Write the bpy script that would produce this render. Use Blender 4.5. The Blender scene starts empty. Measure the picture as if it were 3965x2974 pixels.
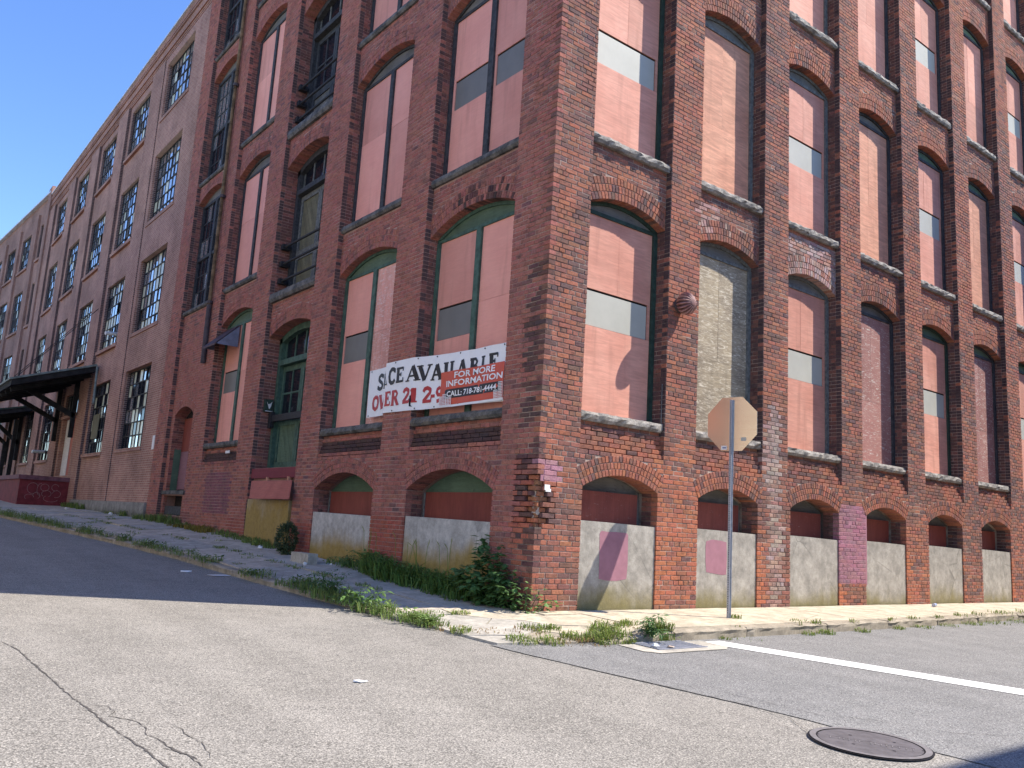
import bpy, math, random
from mathutils import Vector, Matrix, noise

sc = bpy.context.scene
COL = sc.collection
RND = random.Random(11)

# ------------------------------------------------------------------ camera
CAM = Vector((-6.90231, -8.28247, 0.98023))
YAW, PITCH, ROLL = math.radians(52.24973), math.radians(9.70095), math.radians(3.42452)
fw = Vector((math.cos(YAW)*math.cos(PITCH), math.sin(YAW)*math.cos(PITCH), math.sin(PITCH)))
rt0 = Vector((math.sin(YAW), -math.cos(YAW), 0)); up0 = rt0.cross(fw)
rt = rt0*math.cos(ROLL)+up0*math.sin(ROLL); up = up0*math.cos(ROLL)-rt0*math.sin(ROLL)
cd = bpy.data.cameras.new('camera'); cam = bpy.data.objects.new('camera', cd); COL.objects.link(cam)
cd.sensor_width = 36.0; cd.lens = 3290.228/3965*36; cd.clip_end = 2000; cd.clip_start = 0.05
cam.matrix_world = Matrix(((rt.x, up.x, -fw.x, CAM.x), (rt.y, up.y, -fw.y, CAM.y), (rt.z, up.z, -fw.z, CAM.z), (0, 0, 0, 1)))
sc.camera = cam

# ------------------------------------------------------------------ light
TO_SUN = Vector((1.65, -1.0, 2.4)).normalized()
SUN_EL = math.asin(TO_SUN.z); SUN_AZ = math.atan2(TO_SUN.x, TO_SUN.y)
w = bpy.data.worlds.new('World'); sc.world = w; w.use_nodes = True
wn = w.node_tree; bg = wn.nodes['Background']
sky = wn.nodes.new('ShaderNodeTexSky'); sky.sky_type = 'NISHITA'; sky.sun_disc = False
sky.sun_elevation = SUN_EL; sky.sun_rotation = SUN_AZ; sky.altitude = 100; sky.air_density = 1.0; sky.dust_density = 0.0; sky.ozone_density = 4.0
hs = wn.nodes.new('ShaderNodeHueSaturation'); hs.inputs['Saturation'].default_value = 1.14; hs.inputs['Value'].default_value = .88; hs.inputs['Hue'].default_value = .511
wn.links.new(sky.outputs[0], hs.inputs['Color']); wn.links.new(hs.outputs[0], bg.inputs[0]); bg.inputs[1].default_value = 0.15
sd = bpy.data.lights.new('sun', 'SUN'); sd.energy = 3.9; sd.angle = math.radians(0.53); sd.color = (1.0, 0.935, 0.83)
so = bpy.data.objects.new('sun', sd); COL.objects.link(so); so.rotation_euler = TO_SUN.to_track_quat('Z', 'Y').to_euler(); so.location = (20, -20, 40)
sc.view_settings.view_transform = 'Standard'; sc.view_settings.look = 'None'
sc.view_settings.gamma = 1.0; sc.view_settings.use_curve_mapping = False
sc.view_settings.exposure = 1.2
sc.render.engine = 'CYCLES'
try:
    sc.cycles.use_denoising = True
    sc.cycles.max_bounces = 6
except Exception:
    pass

# ------------------------------------------------------------------ node helpers
class NT:
    def __init__(s, name):
        s.m = bpy.data.materials.new(name); s.m.use_nodes = True
        s.t = s.m.node_tree; s.b = s.t.nodes['Principled BSDF']
        s._o = None
    def n(s, typ, **kw):
        nd = s.t.nodes.new(typ)
        for k, v in kw.items():
            if k.startswith('i_'):
                s.set(nd, k[2:].replace('_', ' '), v)
            else:
                setattr(nd, k, v)
        return nd
    def set(s, nd, key, v):
        sock = nd.inputs[int(key)] if key.isdigit() else nd.inputs[key]
        s.put(sock, v)
    def put(s, sock, v):
        if isinstance(v, bpy.types.NodeSocket): s.t.links.new(v, sock)
        elif isinstance(v, (tuple, list)) and len(v) == 3 and sock.type == 'RGBA': sock.default_value = (*v, 1)
        else: sock.default_value = v
    def obj(s):
        if s._o is None: s._o = s.n('ShaderNodeTexCoord').outputs['Object']
        return s._o
    def pos(s):
        return s.n('ShaderNodeNewGeometry').outputs['Position']
    def mapv(s, vec, scale=(1, 1, 1), loc=(0, 0, 0), rot=(0, 0, 0)):
        m = s.n('ShaderNodeMapping'); s.put(m.inputs[0], vec); m.inputs[1].default_value = loc; m.inputs[2].default_value = rot; m.inputs[3].default_value = scale
        return m.outputs[0]
    def noise(s, scale, detail=4, rough=.6, vec=None, dist=0):
        nd = s.n('ShaderNodeTexNoise'); s.put(nd.inputs['Vector'], vec if vec is not None else s.obj())
        nd.inputs['Scale'].default_value = scale; nd.inputs['Detail'].default_value = detail; nd.inputs['Roughness'].default_value = rough; nd.inputs['Distortion'].default_value = dist
        return nd.outputs[0]
    def ramp(s, v, a, b, lo=0., hi=1.):
        m = s.n('ShaderNodeMapRange'); m.interpolation_type = 'SMOOTHSTEP'
        s.put(m.inputs[0], v); m.inputs[1].default_value = a; m.inputs[2].default_value = b; m.inputs[3].default_value = lo; m.inputs[4].default_value = hi
        return m.outputs[0]
    def math(s, op, a, b=0.):
        m = s.n('ShaderNodeMath', operation=op); s.put(m.inputs[0], a); s.put(m.inputs[1], b); return m.outputs[0]
    def mix(s, f, a, b, mode='MIX'):
        m = s.n('ShaderNodeMix', data_type='RGBA', blend_type=mode); s.put(m.inputs[0], f); s.put(m.inputs[6], a); s.put(m.inputs[7], b); return m.outputs[2]
    def sep(s, v):
        m = s.n('ShaderNodeSeparateXYZ'); s.put(m.inputs[0], v); return m.outputs
    def comb(s, x, y, z):
        m = s.n('ShaderNodeCombineXYZ'); s.put(m.inputs[0], x); s.put(m.inputs[1], y); s.put(m.inputs[2], z); return m.outputs[0]
    def attr(s, name):
        return s.n('ShaderNodeAttribute', attribute_name=name).outputs['Color']
    def rand(s):
        return s.n('ShaderNodeObjectInfo').outputs['Random']
    def bump(s, h, strength=.4, dist=.01):
        m = s.n('ShaderNodeBump'); m.inputs['Strength'].default_value = strength; m.inputs['Distance'].default_value = dist; s.put(m.inputs['Height'], h)
        s.t.links.new(m.outputs[0], s.b.inputs['Normal'])
    def out(s, col, rough=.85, metal=0., spec=.3):
        s.put(s.b.inputs['Base Color'], col); s.put(s.b.inputs['Roughness'], rough); s.b.inputs['Metallic'].default_value = metal
        s.b.inputs['Specular IOR Level'].default_value = spec
        return s.m

M = {}
def simple(name, col, rough=.8, metal=0, spec=.3, var=.25, scale=8):
    t = NT(name); n = t.noise(scale, 5, .65)
    M[name] = t.out(t.mix(1., col, t.ramp(n, .25, .75, 1-var, 1+var), 'MULTIPLY'), rough, metal, spec)
    return M[name]

# brick pieces: fired colour per brick (attribute) + mottling
t = NT('brick_face'); c = t.attr('col')
n1 = t.noise(38, 6, .7); n2 = t.noise(2.3, 5, .6); n3 = t.noise(150, 3, .6)
c = t.mix(1., c, t.ramp(n1, .25, .8, .7, 1.25), 'MULTIPLY')
sm = t.noise(9, 5, .7, t.mapv(t.obj(), (1, 1, 1.6), (4, 2, 8)))
c = t.mix(t.ramp(sm, .47, .68, 0, .72), c, t.mix(1., c, (.38, .41, .46), 'MULTIPLY'))
c = t.mix(t.ramp(n2, .48, .72, 0, .48), c, (.08, .062, .06))
eff = t.noise(5.5, 6, .75, t.mapv(t.obj(), (1, 1, .45), (3, 7, 1)))
c = t.mix(t.ramp(eff, .66, .9, 0, .22), c, (.42, .33, .29))
t.bump(t.math('ADD', n1, t.math('MULTIPLY', n3, .5)), .55, .006)
M['brick'] = t.out(c, .92, 0, .2)
t = NT('mortar_bed'); n1 = t.noise(1.4, 5, .65); n2 = t.noise(60, 4, .7)
c = t.mix(t.ramp(n1, .38, .58), (.12, .088, .076), (.42, .32, .26)); c = t.mix(1., c, t.ramp(n2, .2, .8, .7, 1.25), 'MULTIPLY')
t.bump(n2, .5, .004); M['mortar'] = t.out(c, .95, 0, .1)
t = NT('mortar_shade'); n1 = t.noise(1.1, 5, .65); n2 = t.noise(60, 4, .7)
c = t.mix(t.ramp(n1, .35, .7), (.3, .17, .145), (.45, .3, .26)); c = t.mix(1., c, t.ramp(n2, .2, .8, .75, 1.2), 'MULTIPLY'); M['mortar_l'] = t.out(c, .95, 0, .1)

def brick_tex(name, ca, cb, mort, dark=.5):
    t = NT(name); P = t.sep(t.pos()); N = t.sep(t.n('ShaderNodeNewGeometry').outputs['Normal'])
    side = t.math('GREATER_THAN', t.math('ABSOLUTE', N[0]), .6)
    s = t.math('ADD', t.math('MULTIPLY', P[1], side), t.math('MULTIPLY', P[0], t.math('SUBTRACT', 1., side)))
    v = t.comb(s, P[2], 0.)
    b = t.n('ShaderNodeTexBrick'); t.put(b.inputs['Vector'], v); b.inputs['Scale'].default_value = 1.
    b.inputs['Brick Width'].default_value = .2135; b.inputs['Row Height'].default_value = .0677; b.inputs['Mortar Size'].default_value = .008; b.inputs['Mortar Smooth'].default_value = .2
    b.inputs['Color1'].default_value = (*ca, 1); b.inputs['Color2'].default_value = (*cb, 1); b.inputs['Mortar'].default_value = (*mort, 1); b.inputs['Bias'].default_value = -.1
    n1 = t.noise(.55, 6, .65, t.pos()); n2 = t.noise(30, 4, .7, t.pos()); n3 = t.noise(1.7, 5, .6, t.mapv(t.pos(), (1, 1, .3)))
    c = t.mix(1., b.outputs[0], t.ramp(n1, .3, .7, 1-dark*.6, 1.2), 'MULTIPLY')
    c = t.mix(1., c, t.ramp(n2, .2, .8, .75, 1.2), 'MULTIPLY')
    c = t.mix(t.ramp(n3, .55, .8, 0, .5), c, (.09, .06, .06))
    t.bump(b.outputs[1], -.6, .008)
    M[name] = t.out(c, .92, 0, .15)
brick_tex('wing_brick', (.38, .2, .15), (.3, .145, .112), (.46, .34, .29))
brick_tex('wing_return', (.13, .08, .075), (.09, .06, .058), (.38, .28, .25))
brick_tex('far_brick', (.34, .185, .14), (.27, .135, .105), (.4, .3, .26))
brick_tex('street_brick', (.33, .15, .1), (.26, .11, .075), (.3, .24, .2))

# painted / weathered boards
def board(name, a, b, peel=None, amount=(.55, .75), weather=None, grain=(1.2, 1.2, 16), gr=.16):
    t = NT(name); o = t.obj(); r = t.rand()
    off = t.comb(t.math('MULTIPLY', r, 37.), t.math('MULTIPLY', r, 11.), t.math('MULTIPLY', r, 5.))
    vv = t.n('ShaderNodeVectorMath', operation='ADD'); t.put(vv.inputs[0], o); t.put(vv.inputs[1], off); v = vv.outputs[0]
    g = t.noise(2.2, 7, .62, t.mapv(v, grain), 1.2); g2 = t.noise(1.3, 5, .6, v); st = t.noise(2.6, 5, .6, t.mapv(v, (2.2, 2.2, .22)))
    c = t.mix(t.ramp(g2, .3, .72), a, b)
    c = t.mix(1., c, t.ramp(g, .28, .74, 1-gr, 1+gr*.7), 'MULTIPLY')
    c = t.mix(t.ramp(st, .5, .78, 0, .42), c, tuple(x*.55 for x in a))
    c = t.mix(1., c, t.math('ADD', .84, t.math('MULTIPLY', r, .26)), 'MULTIPLY')
    if peel:
        p = t.noise(3.2, 8, .75, t.mapv(v, (1.3, 1.3, 6)), 2.2)
        c = t.mix(t.ramp(p, *amount), c, peel)
    t.bump(g, .25, .003)
    M[name] = t.out(c, .75, 0, .25)
board('red_board', (.56, .245, .175), (.65, .32, .235), grain=(1., 1., 9), gr=.15)
board('tan_board', (.56, .255, .16), (.64, .32, .205), (.34, .2, .14), (.58, .85), grain=(1., 1., 7), gr=.26)
board('pink_board', (.72, .315, .25), (.79, .37, .295), (.62, .28, .23), (.6, .8), gr=.05)
board('streaked_board', (.7, .32, .26), (.76, .4, .33), (.76, .64, .6), (.5, .68), grain=(4, 4, .8))
board('grey_board', (.26, .21, .15), (.42, .34, .225), (.74, .66, .52), (.48, .7), gr=.3)
board('peeled_board', (.30, .13, .11), (.36, .18, .15), (.58, .5, .44), (.53, .64))
board('dark_red_board', (.19, .045, .035), (.25, .065, .045), (.12, .05, .045), (.55, .75), grain=(14, 14, 1.2))
board('worn_red_board', (.20, .055, .045), (.27, .08, .06), (.4, .33, .3), (.6, .72), grain=(14, 14, 1.2))
board('bright_red_board', (.36, .1, .07), (.42, .13, .09))
board('maroon_board', (.2, .03, .045), (.23, .04, .05))
board('purple_board', (.26, .13, .155), (.3, .16, .18), (.4, .36, .33), (.68, .74))
board('green_board', (.085, .135, .09), (.12, .18, .12), (.04, .05, .045), (.52, .74))
board('grey_tympanum', (.12, .115, .105), (.2, .185, .165), (.05, .045, .045), (.5, .72))
board('olive_board', (.13, .12, .075), (.18, .165, .1), (.08, .075, .06), (.5, .7), grain=(6, 6, 6))
board('white_board', (.62, .6, .6), (.7, .68, .68), (.2, .14, .13), (.64, .68))
simple('green_frame', (.026, .048, .036), .7, 0, .3, .45, 14)
simple('door_green', (.055, .105, .08), .7, 0, .3, .4, 10)
simple('grey_frame', (.13, .135, .13), .8, 0, .3, .5, 16)
simple('dark_frame', (.045, .047, .052), .8, 0, .3, .5, 14)
simple('steel_sash', (.022, .022, .026), .7, 0, .3, .4, 14)
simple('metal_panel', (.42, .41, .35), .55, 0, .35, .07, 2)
simple('panel_dark', (.17, .165, .155), .6, 0, .35, .1, 2)  # darker sheet material of the left facade panels
simple('dark_edge', (.03, .027, .03), .9, 0, .1)
t = NT('granite'); n1 = t.noise(6, 8, .7); n2 = t.noise(45, 5, .7)
c = t.mix(t.ramp(n1, .3, .7), (.12, .11, .1), (.36, .33, .29)); c = t.mix(1., c, t.ramp(n2, .2, .8, .7, 1.25), 'MULTIPLY'); t.bump(n2, .6, .01); M['granite'] = t.out(c, .9, 0, .2)
t = NT('sooty_stone'); n1 = t.noise(5, 8, .7); n2 = t.noise(45, 5, .7)
c = t.mix(t.ramp(n1, .3, .72), (.05, .05, .05), (.2, .185, .17)); c = t.mix(1., c, t.ramp(n2, .2, .8, .7, 1.25), 'MULTIPLY'); t.bump(n2, .6, .01); M['stone_l'] = t.out(c, .9, 0, .2)

def concrete(name, base, algae, z0, z1, patches=()):
    t = NT(name); o = t.pos(); P = t.sep(o)
    n1 = t.noise(3.2, 7, .7, o); n2 = t.noise(40, 5, .7, o); n3 = t.noise(2.2, 6, .65, t.mapv(o, (1.6, 1.6, .25))); n4 = t.noise(1.2, 5, .6, o)
    c = t.mix(t.ramp(n1, .3, .7), tuple(x*.72 for x in base), tuple(min(.8, x*1.18) for x in base))
    c = t.mix(t.ramp(n3, .5, .78, 0, .5), c, tuple(x*.5 for x in base))
    zz = t.math('ADD', P[2], t.math('MULTIPLY', t.math('SUBTRACT', n4, .5), -1.5*abs(z1-z0)))
    zz = t.math('ADD', zz, t.math('MULTIPLY', t.math('SUBTRACT', n3, .5), -.9*abs(z1-z0)))
    c = t.mix(t.ramp(zz, z0, z1, .88, 0), c, algae)
    c = t.mix(1., c, t.ramp(n2, .2, .8, .85, 1.12), 'MULTIPLY')
    n5 = t.noise(11, 6, .7, o); c = t.mix(1., c, t.ramp(n5, .25, .75, .84, 1.14), 'MULTIPLY')
    ck = t.n('ShaderNodeTexVoronoi', feature='DISTANCE_TO_EDGE'); t.put(ck.inputs['Vector'], t.mapv(o, (1, 1, .8), (2, 3, 1))); ck.inputs['Scale'].default_value = 1.1
    c = t.mix(t.math('MULTIPLY', t.ramp(ck.outputs[0], .0, .012, .55, 0), t.ramp(n4, .45, .6)), c, tuple(x*.3 for x in base))
    t.bump(t.math('ADD', n1, n2), .25, .008); M[name] = t.out(c, .9, 0, .2)
concrete('concrete_sun', (.36, .33, .285), (.2, .165, .06), .0, .4)
concrete('concrete_shade', (.47, .44, .4), (.31, .2, .03), .42, .82)
concrete('concrete_ochre', (.46, .42, .36), (.29, .19, .035), .9, 2.1)
concrete('foundation', (.26, .25, .23), (.1, .1, .07), .7, .95)
concrete('sidewalk_slab', (.50, .43, .32), (.4, .34, .24), -3, -2)
concrete('slab_grey', (.42, .385, .325), (.4, .34, .24), -3, -2)
concrete('slab_shade', (.50, .43, .34), (.2, .2, .15), -3, -2)
concrete('kerb_granite', (.34, .29, .22), (.2, .17, .1), -.4, -.3)
concrete('bounce_stucco', (.72, .62, .5), (.5, .42, .32), -1, 1)  # pale coat of the added light-bouncing building
simple('mauve_paint', (.33, .155, .19), .7, 0, .3, .12, 5)

def asphalt(name, a, b, sp):
    t = NT(name); o = t.pos()
    v = t.n('ShaderNodeTexVoronoi'); t.put(v.inputs['Vector'], o); v.inputs['Scale'].default_value = 105
    v2 = t.n('ShaderNodeTexVoronoi'); t.put(v2.inputs['Vector'], o); v2.inputs['Scale'].default_value = 170
    n1 = t.noise(.7, 6, .6, o); n2 = t.noise(55, 4, .75, o); n3 = t.noise(3, 6, .65, o)
    c = t.mix(t.ramp(n1, .3, .7), a, b)
    c = t.mix(1., c, t.ramp(n3, .2, .8, .86, 1.12), 'MULTIPLY')
    ws = t.noise(.9, 5, .6, t.mapv(o, (2.4, .22, 1), (1, 5, 0)))
    c = t.mix(1., c, t.ramp(ws, .3, .72, .88, 1.08), 'MULTIPLY')
    oil = t.noise(1.6, 6, .7, t.mapv(o, (1, 1, 1), (9, 3, 0)))
    c = t.mix(t.ramp(oil, .68, .8, 0, .35), c, tuple(x*.45 for x in a))
    ag = t.sep(v.outputs['Color'])
    c = t.mix(t.ramp(ag[0], .45, .95, 0, .65), c, sp)
    c = t.mix(t.ramp(v.outputs['Distance'], .42, .75, 0, .75), c, tuple(x*.3 for x in a))
    c = t.mix(1., c, t.ramp(n2, .25, .75, .72, 1.28), 'MULTIPLY')
    t.bump(t.math('ADD', v.outputs['Distance'], t.math('MULTIPLY', v2.outputs['Distance'], .5)), -.7, .008)
    M[name] = t.out(c, .9, 0, .25)
asphalt('asphalt', (.235, .216, .188), (.285, .262, .23), (.48, .44, .38))
asphalt('asphalt_side', (.19, .186, .18), (.235, .228, .218), (.38, .36, .335))
t = NT('road_paint'); n = t.noise(30, 6, .75, t.pos()); M['road_paint'] = t.out(t.mix(t.ramp(n, .59, .7), (.8, .79, .76), (.3, .28, .27)), .7, 0, .3)
simple('crack_fill', (.1, .09, .082), .95, 0, .1)
simple('cast_iron', (.12, .108, .112), .6, .3, .4, .25, 12)
simple('iron_light', (.2, .185, .185), .55, .3, .4, .2, 20)
simple('iron_dark', (.022, .02, .024), .9, 0, .1)
simple('dirt', (.12, .095, .07), .98, 0, .1, .5, 20)
simple('grate_steel', (.24, .25, .29), .6, .2, .4, .3, 20)
t = NT('sign_aluminium'); n = t.noise(2, 3, .5, t.mapv(t.obj(), (1, 1, 30))); M['sign_back'] = t.out(t.mix(t.ramp(n, .3, .7), (.82, .68, .55), (.88, .76, .62)), .22, .9, .5)
simple('galvanised', (.36, .37, .4), .5, .35, .5, .2, 25)
simple('rust_pipe', (.15, .095, .05), .8, 0, .3, .75, 4)
simple('dark_pipe', (.07, .055, .06), .75, 0, .3, .4, 6)
simple('awning_metal', (.07, .035, .04), .7, 0, .3, .3, 6)
simple('awning_inner', (.15, .17, .24), .6, 0, .4, .3, 4)
simple('canopy_wood', (.022, .022, .024), .9, 0, .2, .5, 5)
simple('canopy_trim', (.16, .19, .18), .7, 0, .3, .4, 5)
simple('dock_red', (.16, .025, .03), .8, 0, .3, .35, 4)
simple('dock_cap', (.16, .07, .085), .8, 0, .3, .35, 6)
simple('chalk_line', (.33, .2, .19), .9)
simple('coping_metal', (.62, .62, .62), .5, .3, .4, .2, 3)
simple('pvc_white', (.68, .67, .66), .5)
simple('vinyl_white', (.80, .79, .80), .45, 0, .4, .05, 3)
simple('vinyl_black', (.018, .018, .026), .5)
simple('vinyl_red', (.42, .02, .03), .5, 0, .4, .06, 3)
simple('poster_red', (.56, .075, .04), .5, 0, .4, .08, 3)
simple('paper_white', (.74, .73, .72), .7, 0, .2, .08, 20)
simple('plaster_lump', (.5, .4, .32), .95, 0, .1, .5, 22)
simple('sticker_blue', (.05, .06, .2), .5)
simple('can_metal', (.42, .44, .55), .35, .6, .5, .4, 60)
simple('roof_tar', (.06, .06, .062), .95)
t = NT('vent_paint'); M['vent_paint'] = t.out(t.mix(1., t.mix(t.ramp(t.noise(9, 5, .6), .3, .7), (.24, .1, .09), (.4, .24, .21)), t.attr('col'), 'MULTIPLY'), .7, 0, .35)
t = NT('glass_pane'); r = t.rand(); n = t.noise(6, 4, .6)
M['glass'] = t.out(t.mix(r, (.5, .52, .55), (.75, .77, .78)), .06, .75, .9); t.b.inputs['IOR'].default_value = 1.6; t.bump(t.noise(1.3, 2, .5, t.pos()), .25, .02)
t = NT('glass_dark'); M['glass_dark'] = t.out((.012, .013, .02), .08, 0, .5)
t = NT('glass_reflection'); n = t.noise(3, 4, .6); M['glass_pale'] = t.out(t.mix(t.ramp(n, .3, .7), (.5, .53, .4), (.68, .68, .52)), .3, 0, .6)  # yellow-green reflections and daylight put into the pane colour
def leaf(name, a, b):
    t = NT(name); n = t.noise(9, 3, .6); r = t.attr('col')
    c = t.mix(t.ramp(n, .3, .7), a, b); c = t.mix(1., c, r, 'MULTIPLY')
    t.out(c, .6, 0, .25); t.b.inputs['Transmission Weight'].default_value = 0
    tr = t.n('ShaderNodeBsdfTranslucent'); t.put(tr.inputs[0], c); mx = t.n('ShaderNodeMixShader'); mx.inputs[0].default_value = .3
    t.t.links.new(t.b.outputs[0], mx.inputs[1]); t.t.links.new(tr.outputs[0], mx.inputs[2]); t.t.links.new(mx.outputs[0], t.t.nodes['Material Output'].inputs[0])
    M[name] = t.m
leaf('grass_green', (.13, .2, .045), (.19, .26, .075)); leaf('leaf_green', (.065, .135, .04), (.1, .18, .055)); leaf('bush_green', (.07, .1, .05), (.1, .13, .065)); leaf('dry_grass', (.24, .17, .075), (.3, .22, .1)); leaf('moss_yellow', (.17, .15, .03), (.22, .19, .04))

# ------------------------------------------------------------------ mesh helpers
class MB:
    def __init__(s): s.v = []; s.f = []; s.c = []
    def quad(s, a, b, c, d, col=None):
        i = len(s.v); s.v += [tuple(a), tuple(b), tuple(c), tuple(d)]; s.f.append((i, i+1, i+2, i+3)); s.c += [col or (1, 1, 1)]*4
    def poly(s, pts, col=None):
        i = len(s.v); s.v += [tuple(p) for p in pts]; s.f.append(tuple(range(i, i+len(pts)))); s.c += [col or (1, 1, 1)]*len(pts)
    def box(s, x0, x1, y0, y1, z0, z1, col=None):
        if x0 > x1: x0, x1 = x1, x0
        if y0 > y1: y0, y1 = y1, y0
        if z0 > z1: z0, z1 = z1, z0
        i = len(s.v)
        s.v += [(x0, y0, z0), (x1, y0, z0), (x1, y1, z0), (x0, y1, z0), (x0, y0, z1), (x1, y0, z1), (x1, y1, z1), (x0, y1, z1)]
        s.f += [(i+3, i+2, i+1, i), (i+4, i+5, i+6, i+7), (i, i+1, i+5, i+4), (i+1, i+2, i+6, i+5), (i+2, i+3, i+7, i+6), (i+3, i, i+4, i+7)]
        s.c += [col or (1, 1, 1)]*8
    def fbox(s, F, s0, s1, z0, z1, d0, d1, col=None):
        if F == 'R': s.box(s0, s1, d0, d1, z0, z1, col)
        else: s.box(d0, d1, s0, s1, z0, z1, col)
    def prism(s, F, pts, d0, d1, col=None):
        """polygon in facade (s,z), extruded from depth d0 to d1"""
        n = len(pts); i = len(s.v)
        for d in (d0, d1): s.v += [fw3(F, p[0], p[1], d) for p in pts]
        s.c += [col or (1, 1, 1)]*(2*n)
        a = tuple(range(i, i+n)); b = tuple(range(i+2*n-1, i+n-1, -1))
        s.f += [a, b] + [(i+k, i+n+k, i+n+(k+1) % n, i+(k+1) % n) for k in range(n)]
    def bar(s, p, q, r, n=6, r2=None, col=None):
        p = Vector(p); q = Vector(q); d = (q-p).normalized(); u = d.orthogonal().normalized(); w_ = d.cross(u); i = len(s.v); r2 = r if r2 is None else r2
        for k in range(n):
            a = 2*math.pi*k/n; o = u*math.cos(a)+w_*math.sin(a)
            s.v.append(tuple(p+o*r)); s.v.append(tuple(q+o*r2))
        s.c += [col or (1, 1, 1)]*(2*n)
        for k in range(n):
            j = (k+1) % n; s.f.append((i+2*k, i+2*j, i+2*j+1, i+2*k+1))
        s.f.append(tuple(i+2*k for k in range(n-1, -1, -1))); s.f.append(tuple(i+2*k+1 for k in range(n)))
    def beam(s, p, q, wd, ht, upv=(0, 0, 1)):
        p = Vector(p); q = Vector(q); d = (q-p).normalized(); sd_ = d.cross(Vector(upv)).normalized(); u = sd_.cross(d).normalized()
        i = len(s.v)
        for b in (p, q):
            for a, c in ((-1, -1), (1, -1), (1, 1), (-1, 1)): s.v.append(tuple(b+sd_*(a*wd/2)+u*(c*ht/2)))
        s.c += [(1, 1, 1)]*8
        s.f += [(i, i+1, i+2, i+3), (i+7, i+6, i+5, i+4)]+[(i+k, i+4+k, i+4+(k+1) % 4, i+(k+1) % 4) for k in range(4)]
    def build(s, name, m, parent=None, origin=None, smooth=False, label=None, kind=None):
        me = bpy.data.meshes.new(name)
        o_ = Vector(origin) if origin is not None else None
        vs = s.v if o_ is None else [(v[0]-o_.x, v[1]-o_.y, v[2]-o_.z) for v in s.v]
        me.from_pydata(vs, [], s.f)
        if any(c != (1, 1, 1) for c in s.c[:1]) or 'col' in getattr(s, 'use', ''):
            pass
        at = me.color_attributes.new('col', 'FLOAT_COLOR', 'POINT')
        flat = []
        for c in s.c: flat += [c[0], c[1], c[2], 1.]
        at.data.foreach_set('color', flat)
        me.materials.append(M[m] if isinstance(m, str) else m)
        if smooth: me.polygons.foreach_set('use_smooth', [True]*len(me.polygons))
        me.update()
        o = bpy.data.objects.new(name, me); COL.objects.link(o)
        if parent is not None: o.parent = parent
        elif o_ is not None: o.location = o_
        if label: o['label'] = label
        if kind: o['kind'] = kind
        return o

def fw3(F, s, z, d):
    return (s, d, z) if F == 'R' else (d, s, z)

def tag(o, label, cat, group=None):
    o['label'] = label; o['category'] = cat
    if group: o['group'] = group
    return o
def thing(name, label, cat, loc=(0, 0, 0), group=None):
    o = bpy.data.objects.new(name, None); COL.objects.link(o); o.location = loc; o.empty_display_size = .2
    return tag(o, label, cat, group)
def struct(o):
    o['kind'] = 'structure'; return o
def lerp(a, b, t): return a+(b-a)*t
def lerp3(a, b, t): return tuple(a[i]+(b[i]-a[i])*t for i in range(3))
def clamp(v, a=0., b=1.): return max(a, min(b, v))
def itp(tab, x):
    if x <= tab[0][0]: return tab[0][1]
    for (a, va), (b, vb) in zip(tab, tab[1:]):
        if x <= b: return va+(vb-va)*(x-a)/(b-a)
    return tab[-1][1]
def nz(x, y, z=0.): return noise.noise(Vector((x, y, z)))

# ------------------------------------------------------------------ ground
def zr(x, y):
    return -.11+.03*clamp(y, -20, 60)+.02*clamp(x+1.8, -8, 0)+.004*clamp(x, 0, 40)
XL = [(-1.5, -1.66), (-.5, -1.66), (.2, -1.75), (1.4, -1.88), (2.7, -1.9), (4.4, -1.97), (7.5, -2.0), (10.3, -2.2), (14.6, -2.65), (19.9, -3.15), (30, -4.0), (60, -6)]
ZB = [(-2, -.02), (0, 0), (2, .1), (4, .21), (6.4, .30), (9.6, .46), (14, .61), (28, .86), (60, 1.55)]
def xl(y): return itp(XL, y)
def yr(x): return itp([(-1.7, -1.52), (-.5, -1.64), (.5, -1.66), (5, -1.63), (11, -1.45), (40, -1.2)], x)
def hl(y): return itp([(-1, .015), (.5, .03), (2.5, .08), (6, .1)], y)
def hr(x): return itp([(-1.2, .015), (-.2, .04), (.4, .11), (1, .125), (20, .11)], x)
def zsw(x, y):
    if y >= 0:
        X = xl(y); t_ = clamp(-x/-X, 0, 1); return lerp(itp(ZB, y), zr(X, y)+hl(y), t_)
    if x >= 0:
        Y = yr(x); t_ = clamp(y/Y, 0, 1); return lerp(.0035*x, zr(x, Y)+hr(x), t_)
    tx = clamp(x/xl(y), 0, 1); ty = clamp(y/yr(x), 0, 1); t_ = max(tx, ty)
    e = zr(x, y)+max(hl(y)*tx, hr(x)*ty)/max(tx, ty, .01)
    return lerp(0, e, t_)

def grid_sheet(name, xs, ys, zf, m, **kw):
    mb = MB(); nx = len(xs)
    mb.v = [(x, y, zf(x, y)) for y in ys for x in xs]; mb.c = [(1, 1, 1)]*len(mb.v)
    mb.f = [(j*nx+i, j*nx+i+1, (j+1)*nx+i+1, (j+1)*nx+i) for j in range(len(ys)-1) for i in range(nx-1)]
    return mb.build(name, m, **kw)
def axis(fine0, fine1, step, far):
    a = []; v = fine0
    while v <= fine1: a.append(round(v, 3)); v += step
    s = step*2; lo = fine0
    while lo > -far: lo -= s; a.insert(0, lo); s *= 1.6
    s = step*2; hi = fine1
    while hi < far: hi += s; a.append(hi); s *= 1.6
    return a
road = struct(grid_sheet('road', axis(-14, 24, 1., 600), axis(-22, 62, 1., 600), zr, 'asphalt'))
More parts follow.
